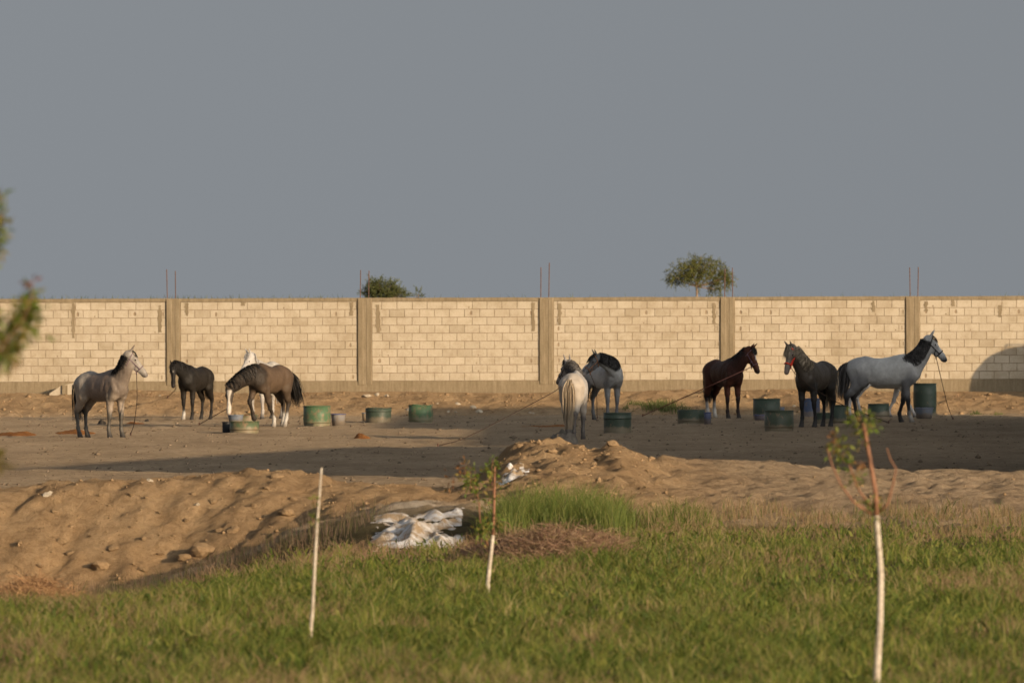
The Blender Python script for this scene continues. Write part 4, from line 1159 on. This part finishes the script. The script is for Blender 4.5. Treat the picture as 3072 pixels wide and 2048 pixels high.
def drum(label, x0, x1, ytop, ybot, m_, ribs=(0.45,), dent=0.0, tilt=0.0, name="steel_drum", cat="drum", jag=0.0, off=0.0, seed=0):
    px = (x0+x1)/2; g = at_height(px, ybot, 0); g[1] += off; sc = FPX/g[1]; r0 = (x1-x0)/2/sc
    g[0] = at_depth(px, ybot, g[1])[0]
    hh = (ybot-ytop)/sc*0.985
    z_ = float(terrain(g[0], g[1]))
    r_ = empty(name, (g[0], g[1]+r0*0.0, z_-0.015), random.uniform(0, 6.28)); r_.rotation_euler = (tilt, tilt*0.6, r_.rotation_euler[2])
    rg = random.Random(seed); n = 36
    prof = [(0, -0.02)]
    for rb in ribs: prof += [(0, rb-0.022), (0.009, rb-0.008), (0.009, rb+0.008), (0, rb+0.022)]
    prof += [(0, hh-0.02)]
    prof = sorted(q for q in prof if q[1] < hh-0.01)
    ph = [rg.uniform(0, 6.28) for _ in range(3)]
    def rad(th, z__, e): return r0+e+dent*(math.sin(2*th+ph[0])*0.6+math.sin(3*th+ph[1])*0.4)*(z__/hh)
    vs = []; fs = []
    topj = [hh+jag*(math.sin(3*2*math.pi*k/n+ph[2])+rg.uniform(-.6,.6)) for k in range(n)]
    rings = [(e, z__, False) for e, z__ in prof]+[(0, hh, True), (-0.004, hh, True), (-0.006, hh-0.03, False), (-0.006, 0.08, False)]
    for e, z__, tp in rings:
        for k in range(n):
            th = 2*math.pi*k/n; zz = topj[k] if tp else min(z__, topj[k]-0.005) ; rr = rad(th, zz, e); vs.append((rr*math.cos(th), rr*math.sin(th), zz))
    for i in range(len(rings)-1):
        for k in range(n): fs.append((i*n+k, i*n+(k+1) % n, (i+1)*n+(k+1) % n, (i+1)*n+k))
    m2 = MB(); m2.add(vs, fs); me = m2.mesh("shell"); me.materials.append(m_); me.materials.append(rusty)
    o = link("shell", me, None, r_, smooth=True)
    idx = np.zeros(len(me.polygons), np.int32); idx[(len(rings)-3)*n:] = 1; me.polygons.foreach_set("material_index", idx)
    m2 = MB(); pts = []
    for k in range(n+1):
        th = 2*math.pi*(k % n)/n; zz = topj[k % n]; rr = rad(th, zz, 0.002); pts.append((rr*math.cos(th), rr*math.sin(th), zz))
    m2.tube(pts, 0.011, 6, False); m2.build("rim", m_, r_, smooth=True)
    m2 = MB(); m2.lathe([(0.0, hh*0.35), (r0*0.6, hh*0.33), (r0-0.008, hh*0.30)], 20); m2.build("feed", feed_m, r_, smooth=True)
    m2 = MB(); m2.lathe([(0.0, 0.0), (r0-0.002, 0.0)], 24); m2.build("base", m_, r_)
    tag(r_, label, cat, "cut down drums used as feed tubs" if cat == "drum" else None); return r_
def bucket(label, x0, x1, ytop, ybot, m_, off=0.0, rimm=None, wall_t=0.82):
    px = (x0+x1)/2; g = at_height(px, ybot, 0); d = g[1]+off; g = at_depth(px, ybot, d); sc = FPX/d; r0 = (x1-x0)/2/sc; hh = (ybot-ytop)/sc*0.985
    r_ = empty("bucket", (g[0], d, float(terrain(g[0], d))-0.01), random.uniform(0, 6.28)); tag(r_, label, "bucket")
    m2 = MB(); m2.lathe([(0, 0.01), (r0*wall_t, 0.0), (r0*0.985, hh-0.03), (r0, hh-0.01), (r0-0.012, hh-0.012), (r0*wall_t-0.012, 0.03), (0, 0.03)], 26); m2.build("pail", m_, r_, smooth=True)
    m2 = MB(); m2.tube([(r0*1.02*math.cos(a), r0*1.02*math.sin(a), hh-0.012) for a in np.linspace(0, 2*math.pi, 27)], 0.011, 6, False); m2.build("rim", rimm or m_, r_, smooth=True)
    m2 = MB(); m2.tube([(r0*1.04*math.cos(a), 0.02+r0*0.35*math.sin(a), hh-0.02-r0*0.55*math.sin(a)*0.5) for a in np.linspace(0, math.pi, 12)], 0.004, 5); m2.build("handle", rust_m, r_)
    return r_
drum("olive green cut drum with a pale rim below the brown horse's lowered head", 690, 776, 1262, 1299, grn[2], (0.10,), 0.012, seed=1)
drum("mottled green drum tub behind the olive drum near the brown horse", 702, 772, 1236, 1262, grn[2], (), 0.02, jag=0.02, off=-6, seed=2)
bucket("pale blue grey basin tucked behind the olive cut drum", 684, 730, 1233, 1264, blu, -6.5)
drum("small black tub against the left side of the olive drum", 667, 694, 1264, 1298, simple("black_plastic", (0.012,0.013,0.016), (0.025,0.026,0.03), 5, 0.5), (), 0.0, name="black_tub", cat="tub", seed=3)
drum("bright green sunlit cut drum with a rusty inside", 911, 991, 1214, 1277, grn[0], (0.10,0.17,0.24), 0.006, seed=4)
bucket("grey bucket with a blue rim beside the bright green drum", 993, 1037, 1241, 1279, paint("bucket_grey", (0.22,0.22,0.23), (0.30,0.28,0.25), 0.15), 0, blu2)
drum("dark green cut drum with a torn top edge and a line near the rim", 1097, 1173, 1221, 1267, grn[1], (0.30,), 0.01, jag=0.008, seed=5)
bucket("small tan pail partly behind the torn dark green drum", 1086, 1106, 1238, 1266, paint("pail_tan", (0.26,0.20,0.13), (0.30,0.26,0.22), 0.2), 1.5, blu)
drum("dented green drum with whitish ribs and a slanted edge", 1227, 1298, 1212, 1266, grn[0], (0.06,0.12,0.18,0.24), 0.02, jag=0.012, seed=6)
drum("dull green cut drum with one bright band in front of the grey horse's legs", 1811, 1894, 1236, 1298, grn[1], (0.33,), 0.004, seed=7)
drum("low ribbed dark green drum beside a blue bucket and the bay horse", 2034, 2114, 1226, 1269, grn[1], (0.08,0.16,0.24,0.30), 0.008, seed=8)
bucket("slim blue bucket standing against the low ribbed drum", 2112, 2134, 1232, 1270, paint("bucket_dusty_blue", (0.10,0.13,0.24), (0.14,0.17,0.28), 0), 0.3, blu2, 0.9)
drum("tall ribbed dark green drum right of the bay horse", 2260, 2340, 1194, 1258, grn[1], (0.12,0.18,0.24), 0.004, seed=9)
bucket("royal blue bucket in front of the tall ribbed drum", 2262, 2296, 1240, 1259, blu2, -1.2)
bucket("small dusty blue bucket behind the rusty rimmed drum", 2336, 2354, 1217, 1250, blu, 0)
drum("olive brown drum with a rusty rim and rusted hole at its foot", 2294, 2380, 1230, 1293, grn[3], (0.10,0.16), 0.006, seed=10)
drum("blue plastic drum behind the dark horse's forelegs", 2404, 2460, 1194, 1250, blud, (), 0.0, seed=11)
drum("low black green tub behind the dark horse's knees", 2447, 2492, 1238, 1273, grn[1], (), 0.0, name="feed_tub", cat="tub", off=2, seed=12)
drum("dark green drum between the dark horse and the pale horse", 2490, 2540, 1214, 1271, grn[1], (0.06,), 0.004, off=1, seed=13)
drum("dark green cut drum seen under the pale horse's belly", 2604, 2668, 1210, 1251, grn[1], (0.05,), 0.006, seed=14)
drum("full height green oil drum behind the pale horse's chest", 2741, 2809, 1146, 1249, grn[1], (0.29,0.60), 0.0, seed=15)
bucket("wide blue grey tub at the foot of the full oil drum", 2745, 2800, 1218, 1254, blu, -1.5)

# ------------------------------------------------------------------ small heaps
def heap(name, label, cat, px, py, wpx, h, m_, dep=1.2, sharp=1.0, d=None, seed=0):
    g = at_height(px, py, 0) if d is None else at_depth(px, py, d)
    sc = FPX/g[1]; rx = wpx/2/sc; n = 30
    a = np.linspace(-1, 1, n); X_, Y_ = np.meshgrid(a, a)
    pr = np.clip(1-(X_**2+Y_**2), 0, 1)**sharp*(0.7+0.9*np.clip(0.5+fbm(X_*2.4+seed*7, Y_*2.4, 3), 0, 1)) + 0.12*np.clip(1-(X_**2+Y_**2), 0, 1)*fbm(X_*7+seed, Y_*7, 3)
    z0 = float(terrain(g[0], g[1]))
    zz = terrain(g[0]+X_*rx, g[1]+Y_*dep)-z0+pr*h-0.02
    q = (np.arange(n-1)[:, None]*n+np.arange(n-1)[None]).ravel()
    o = link(name, mesh_np(name, np.stack([X_*rx, Y_*dep, zz], -1).reshape(-1, 3), np.stack([q, q+1, q+n+1, q+n], 1)), m_, loc=(g[0], g[1], z0), smooth=True)
    return tag(o, label, cat)
hay_m = simple("orange_hay", (0.17,0.065,0.02), (0.36,0.16,0.05), 9, 0.95, 0.1, bmp=0.8, bscale=25, bdist=0.04)
heap("hay_pile", "flat rusty orange scatter of hay left of the grey horse", "hay", 50, 1304, 130, 0.07, hay_m, 1.6, 0.6, seed=1)
heap("hay_pile", "orange brown hay remains under the grey horse's hind legs", "hay", 225, 1300, 130, 0.07, hay_m, 1.4, 0.6, seed=2)
heap("hay_pile", "thin brown hay litter just behind the grey horse's rope", "hay", 405, 1271, 60, 0.06, hay_m, 1.0, 0.6, seed=3)
heap("hay_pile", "small orange hay tuft alone on the open paddock", "hay", 1086, 1316, 60, 0.09, hay_m, 0.8, 1.2, seed=4)
heap("hay_pile", "long thin orange hay streak behind the cream horse's hooves", "hay", 1640, 1279, 170, 0.035, hay_m, 1.0, 0.5, seed=5)
dung_m = simple("dung", (0.03,0.026,0.022), (0.07,0.058,0.045), 12, 0.9, 0.15, bmp=0.7, bscale=25, bdist=0.03)
heap("dung_heap", "small black dung heap behind the grey horse's forelegs", "dung", 305, 1271, 34, 0.08, dung_m, 0.6, 1.0, seed=6)
heap("dung_heap", "dark crumb of dung between the grey and the black horse", "dung", 440, 1264, 18, 0.05, dung_m, 0.4, 1.0, seed=7)
hump_m = simple("grey_hump", (0.09,0.08,0.065), (0.22,0.19,0.155), 5, 0.9, 0.15, bmp=0.7, bscale=14, bdist=0.04)
heap("earth_lump", "low dark grey hump behind the mound beside the cream horse's hooves", "hump", 1690, 1336, 96, 0.26, hump_m, 0.6, 0.7, seed=8)
# white dumped stuff on the ditch bank
wh_m, t, b = mat("white_plaster", 0.85, 0.2)
c = ramp(t, noise(t, 2.6, 5, 0.7), [(0.42, (0.37,0.275,0.175)), (0.50, (0.56,0.51,0.46)), (0.60, (0.74,0.74,0.75))])
t.links.new(c, b.inputs['Base Color']); bump(t, b, noise(t, 12, 6, 0.75), 0.9, 0.05)
def white_patch(name, label, poly, d0, d1, h, seed, amp=1.0):
    """rumpled white sheet over the ground inside a picture outline"""
    n = 70
    pxs_ = [q[0] for q in poly]; pys = [q[1] for q in poly]
    us = np.linspace(min(pxs_)-10, max(pxs_)+10, n); ds_ = np.linspace(d0, d1, n)
    U, Dp = np.meshgrid(us, ds_); Xw = (U-1536)*Dp/FPX
    zt_ = terrain(Xw, Dp)
    rim = np.clip(np.minimum(np.minimum((U-us[0])/(us[-1]-us[0]), (us[-1]-U)/(us[-1]-us[0])), np.minimum((Dp-d0), (d1-Dp))/(d1-d0))*4.5+0.35*fbm(Xw*2.2+seed, Dp*1.1, 3)-0.15, 0, 1)
    rid = 1-np.abs(fbm(Xw*1.9-Dp*0.5+seed, Dp*0.8, 3))*2.2
    bl_ = np.clip(rid, 0, 1)**1.5*0.7+0.5*np.clip(fbm(Xw*4+seed, Dp*2.2, 3), -0.3, 1)
    cone = np.exp(-(((U-1235)/38)**2))*np.exp(-((Dp-(d0+0.45*(d1-d0)))/0.9)**2)*amp
    z_ = zt_+rim*h*(0.10+bl_*1.3+cone*0.6+0.5*fbm(Xw*9+seed, Dp*5, 2))-0.03*(rim < 0.02)-0.01
    q = (np.arange(n-1)[:, None]*n+np.arange(n-1)[None]).ravel(); F_ = np.stack([q, q+1, q+n+1, q+n], 1)
    rm = rim.ravel(); F_ = F_[(rm[F_] > 0.01).any(1)]
    V_ = np.stack([Xw, Dp, z_], -1).reshape(-1, 3); us_, inv = np.unique(F_, return_inverse=True)
    return tag(link(name, mesh_np(name, V_[us_], inv.reshape(F_.shape)), wh_m, smooth=True), label, "rubble")
white_patch("plaster_heap", "heap of dumped white plaster and rags on the ditch bank", [(1100,1560),(1395,1640)], 112.4, 117.4, 0.11, 3)
white_patch("plaster_strip", "narrow white plaster streak on the left flank of the earth mound", [(1485,1440),(1580,1390)], 124.0, 126.0, 0.025, 9, 0)
# broken concrete slab leaning on the bank at the left of the wall
slab = empty("broken_slab", tuple(at_depth(205, 1195, 239.2))); tag(slab, "broken concrete footing exposed under the plinth behind the grey horse", "concrete")
m2 = MB(); m2.add([(-.62,0,-.4),(-.5,0,.14),(-.2,-.02,.34),(.25,-.03,.44),(.5,-.03,.46),(.5,-.03,-.4),(-.62,.3,-.4),(-.5,.3,.14),(-.2,.3,.34),(.25,.3,.44),(.5,.3,.46),(.5,.3,-.4)], [(0,1,2,3,4,5),(1,7,8,2),(2,8,9,3),(3,9,10,4),(0,6,7,1),(4,10,11,5)]); m2.build("face", blk_m, slab)
m2 = MB(); m2.box((-.16,-.075,-.4),(-.02,-.033,.36)); m2.build("rib", con_m, slab)
m2 = MB(); m2.box((.14,-.075,-.4),(.19,-.034,.38)); m2.build("rib", con_m, slab)

# ------------------------------------------------------------------ ropes
rope_m = simple("tether_rope", (0.045,0.03,0.022), (0.08,0.055,0.04), 30, 0.9, 0.1)
rope_r = simple("red_brown_rope", (0.16,0.065,0.05), (0.22,0.10,0.075), 30, 0.9, 0.1)
def rope(label, pts, m_=rope_m, rad=0.009, peg=True, sag=0.0):
    pts = [np.array(p, float) for p in pts]
    o = []
    for i in range(len(pts)-1):
        for u in np.linspace(0, 1, 8, endpoint=False): o.append(pts[i]*(1-u)+pts[i+1]*u)
    o.append(pts[-1]); o = np.array(o)
    for _ in range(4): o[1:-1] = (o[:-2]+2*o[1:-1]+o[2:])/4
    if sag: u = np.linspace(0, 1, len(o)); o[:, 2] -= sag*4*u*(1-u)
    r_ = empty("tether_rope", tuple(o[-1])); tag(r_, label, "rope")
    m2 = MB(); m2.tube([p-o[-1] for p in o], rad, 6); m2.build("rope", m_, r_, smooth=True)
    if peg: m2 = MB(); m2.tube([(0, 0, -0.15), (0.01, 0, 0.05)], [0.02, 0.018], 8); m2.build("peg", rust_m, r_)
    return r_
def ground_pt(px, py):
    g = at_height(px, py, 0); return np.array([g[0], g[1], float(terrain(g[0], g[1]))+0.02])
# ------------------------------------------------------------------ the ten horses
blk_h = hair_material("black_hair", (0.012,0.011,0.010), (0.035,0.032,0.030))
dgr_h = hair_material("dark_grey_hair", (0.03,0.03,0.03), (0.14,0.13,0.125))
crm_h = hair_material("cream_hair", (0.24,0.185,0.125), (0.46,0.37,0.26))
tan_h = hair_material("silver_tan_hair", (0.12,0.095,0.065), (0.40,0.33,0.24))
wht_h = hair_material("white_hair", (0.38,0.36,0.34), (0.60,0.57,0.54))
hal_red = simple("halter_red", (0.75,0.06,0.03), rough=0.6); hal_drk = simple("halter_dark", (0.03,0.022,0.025), rough=0.7); hal_pur = simple("halter_purple", (0.16,0.10,0.13), rough=0.7); hal_brn = simple("halter_brown", (0.30,0.14,0.07), rough=0.7)
coat_grey = coat_material("coat_rose_grey", 0.35, 0.5, (0.6,0.58,0.58)); coat_plain = coat_material("coat_plain", 0.0, 0.62); coat_flea = coat_material("coat_pale_grey", 0.30, 0.5, (0.72,0.72,0.73))
h1 = horse("rose grey horse with black forelock standing alert, head held high", 305, 1313, -50, 1.50, dict(body=(0.235,0.185,0.155), croup=(0.36,0.33,0.295), neck=(0.235,0.19,0.152), head=(0.36,0.33,0.29), upper=(0.34,0.28,0.22), lower=(0.11,0.10,0.085), muzzle=(0.20,0.18,0.165), ear=(0.2,0.15,0.12)),
    (59,-40), (-46,2), [(0.02,0.02),(-0.05,-0.02),(0.0,0.0),(0.05,0)], tail=dict(len=1.0, out=0.08), mane_side=-1, mane_len=0.15, mane_mat=blk_h, tail_mat=blk_h, body_mat=coat_grey, halter=(hal_pur,0.009), seed=11, forelock=0.15)
h2 = horse("small black horse facing forward in front of a pillar, head lowered", 588, 1260, 247, 1.40, dict(body=(0.019,0.015,0.011), neck=(0.014,0.012,0.010), head=(0.012,0.010,0.009), lower=(0.012,0.010,0.008), muzzle=(0.03,0.022,0.02)),
    (27,240), (-70,270), [(0.02,0),(0.0,0),(0.02,0),(0.08,0)], tail=dict(len=0.8, out=0.02), mane_side=-1, mane_len=0.16, mane_mat=blk_h, body_mat=coat_plain, socks=(0,0.22,0,0), blaze=((0.45,0.42,0.38),0.014,0.17,0.22), seed=12)
h3 = horse("brown dun horse walking with lowered head, white blaze and white socks", 812, 1280, 242, 1.53, dict(body=(0.112,0.075,0.048), croup=(0.115,0.077,0.05), neck=(0.036,0.027,0.020), head=(0.075,0.058,0.045), upper=(0.095,0.066,0.044), lower=(0.040,0.031,0.024), muzzle=(0.42,0.30,0.25), belly=(0.17,0.115,0.07)),
    (-14,211), (-74,258), [(-0.42,0.02),(0,0),(0.26,0.02),(-0.12,0)], lifted={1:[(0.54,-0.14,0.88),(0.74,-0.14,0.60),(0.63,-0.13,0.36),(0.60,-0.13,0.28),(0.55,-0.13,0.22)]}, tail=dict(len=0.88, out=0.16, swish=(-0.34,0.02), spread=0.09), mane_side=-1, mane_len=0.26, mane_mat=blk_h, body_mat=coat_plain, halter=None, socks=(0.26,0,0.28,0.28), blaze=((0.60,0.55,0.48),0.036,0.08,0.60), seed=13, ear=0.4, forelock=0.0)
h4 = horse("white horse half hidden behind the walking brown horse", 797, 1256, 246, 1.50, dict(body=(0.52,0.49,0.44), head=(0.50,0.48,0.46), lower=(0.42,0.39,0.36), muzzle=(0.18,0.16,0.16)),
    (36,257), (-48,222), [(0.05,0.05),(0.0,0),(0,0),(0.05,0)], mane_side=1, mane_len=0.14, mane_mat=wht_h, body_mat=coat_plain, seed=14)
h5 = horse("cream white horse seen from behind with a long pale tail", 1723, 1319, 83, 1.49, dict(body=(0.47,0.455,0.44), croup=(0.50,0.445,0.385), neck=(0.43,0.41,0.39), head=(0.30,0.28,0.27), upper=(0.45,0.40,0.34), lower=(0.14,0.125,0.115), muzzle=(0.10,0.09,0.09)),
    (40,106), (-38,122), [(0.04,0.02),(0.0,0.0),(0.02,-0.05),(-0.02,0.05)], tail=dict(len=1.08, out=0.05, swish=(-0.03,0.03), spread=0.042, n=330), mane_side=1, mane_len=0.16, mane_mat=dgr_h, tail_mat=crm_h, body_mat=coat_plain, halter=(hal_drk,0.008), seed=15, belly=0.02)
h6 = horse("blue grey horse with dark mane turning its head back behind the drum", 1808, 1258, -62, 1.52, dict(body=(0.58,0.585,0.585), croup=(0.60,0.60,0.60), neck=(0.34,0.34,0.33), head=(0.11,0.11,0.11), upper=(0.22,0.22,0.22), lower=(0.15,0.15,0.155), muzzle=(0.40,0.35,0.32)),
    (33,236), (-42,204), [(0.0,0.0),(0.06,-0.03),(0,0),(-0.1,0)], tail=dict(len=0.9), mane_side=1, mane_len=0.26, mane_mat=blk_h, body_mat=coat_flea, halter=(hal_brn,0.010), seed=16, forelock=0.24)
h7 = horse("bay horse with white hind socks and a white star", 2170, 1254, -65, 1.55, dict(body=(0.050,0.018,0.011), croup=(0.055,0.019,0.012), neck=(0.042,0.015,0.010), head=(0.090,0.030,0.017), upper=(0.070,0.022,0.012), lower=(0.020,0.010,0.008), muzzle=(0.030,0.018,0.015)),
    (44,-42), (-62,-28), [(0.02,0.02),(0.0,0.0),(-0.02,0),(0.12,0)], tail=dict(len=0.95, out=0.02), mane_side=1, mane_len=0.14, mane_mat=blk_h, body_mat=coat_plain, halter=(hal_pur,0.009), socks=(0,0,0.36,0.36), blaze=((0.60,0.58,0.56),0.022,0.14,0.30), seed=17)
h8 = horse("dark steel grey horse wearing a bright red halter", 2449, 1281, 245, 1.58, dict(body=(0.085,0.070,0.055), croup=(0.064,0.054,0.044), neck=(0.075,0.060,0.046), head=(0.24,0.20,0.165), upper=(0.040,0.037,0.034), lower=(0.016,0.016,0.016), muzzle=(0.26,0.20,0.175)),
    (50,224), (-64,236), [(0.0,0.06),(0.0,0.0),(0.10,-0.02),(0.0,0.0)], tail=dict(len=1.0, out=0.02), mane_side=1, mane_len=0.32, mane_mat=tan_h, tail_mat=tan_h, body_mat=coat_flea, halter=(hal_red,0.019), seed=18, forelock=0.26)
h9 = horse("pale grey horse in profile with dark mane, dark legs and a neck tassel", 2650, 1267, -7, 1.66, dict(body=(0.64,0.645,0.63), croup=(0.46,0.465,0.465), neck=(0.62,0.62,0.61), head=(0.60,0.60,0.59), upper=(0.20,0.20,0.205), lower=(0.030,0.030,0.032), muzzle=(0.075,0.075,0.08)),
    (54,-4), (-47,2), [(-0.16,0.03),(0.10,-0.02),(0.14,0.0),(-0.08,0.0)], tail=dict(len=0.85, out=0.12, swish=(-0.03,0), spread=0.07), mane_side=-1, mane_len=0.28, mane_mat=dgr_h, tail_mat=dgr_h, body_mat=coat_flea, halter=(hal_drk,0.013), seed=19, neck_len=0.90, tassel=True, socks=(0,0.20,0,0))
h10 = horse("white horse standing hidden behind the pale grey horse, only its legs showing", 2645, 1251, 2, 1.40, dict(body=(0.52,0.50,0.47), lower=(0.46,0.44,0.42), muzzle=(0.15,0.14,0.14)),
    (18,62), (-40,80), [(-0.30,0),(0.36,0),(0.15,0),(-0.18,0)], tail=dict(len=0.6, out=0.0), mane_mat=wht_h, body_mat=coat_plain, seed=20)
# tethers
rope("thin brown rope hanging from the rose grey horse's halter to the ground", [h1['chin'], at_depth(412,1200,h1['chin'][1]-0.1), at_depth(402,1275,h1['chin'][1]-0.2), ground_pt(391,1305)])
rope("dark rope from the small black horse to the bank", [h2['chin'], at_depth(530,1165,232), at_depth(502,1192,238.3)])
rope("dark line from the walking brown horse's head to the ground", [h3['chin'], at_depth(650,1243,(h3['chin'][1]+ground_pt(597,1276)[1])/2), ground_pt(597,1276)])
rope("dark rope stretching from the cream horse across the paddock", [h5['chin'], at_depth(1676,1168,190), at_depth(1536,1242,186), at_depth(1440,1292,184), at_depth(1380,1320,183.5), ground_pt(1312,1340)])
rope("thin line hanging down from the blue grey horse's halter", [h6['chin'], at_depth(1789,1165,h6['chin'][1]), at_depth(1791,1215,h6['chin'][1]), ground_pt(1791,1254)], rad=0.008)
rope("reddish rope slanting across the bay horse to a peg", [h7['chin'], at_depth(2130,1157,h7['chin'][1]-1.2), ground_pt(1927,1250)], rope_r, 0.011)
rope("dark rope from the red halter running past the horse's chest to the ground", [h8['chin'], at_depth(2385,1122,h8['chin'][1]+0.05), at_depth(2440,1165,h8['chin'][1]-0.05), at_depth(2520,1212,h8['chin'][1]-0.1), ground_pt(2665,1272)])
rope("dark rope falling from the pale grey horse's muzzle to the ground", [h9['chin'], at_depth(2822,1130,h9['chin'][1]), at_depth(2842,1215,h9['chin'][1]), ground_pt(2858,1259)])
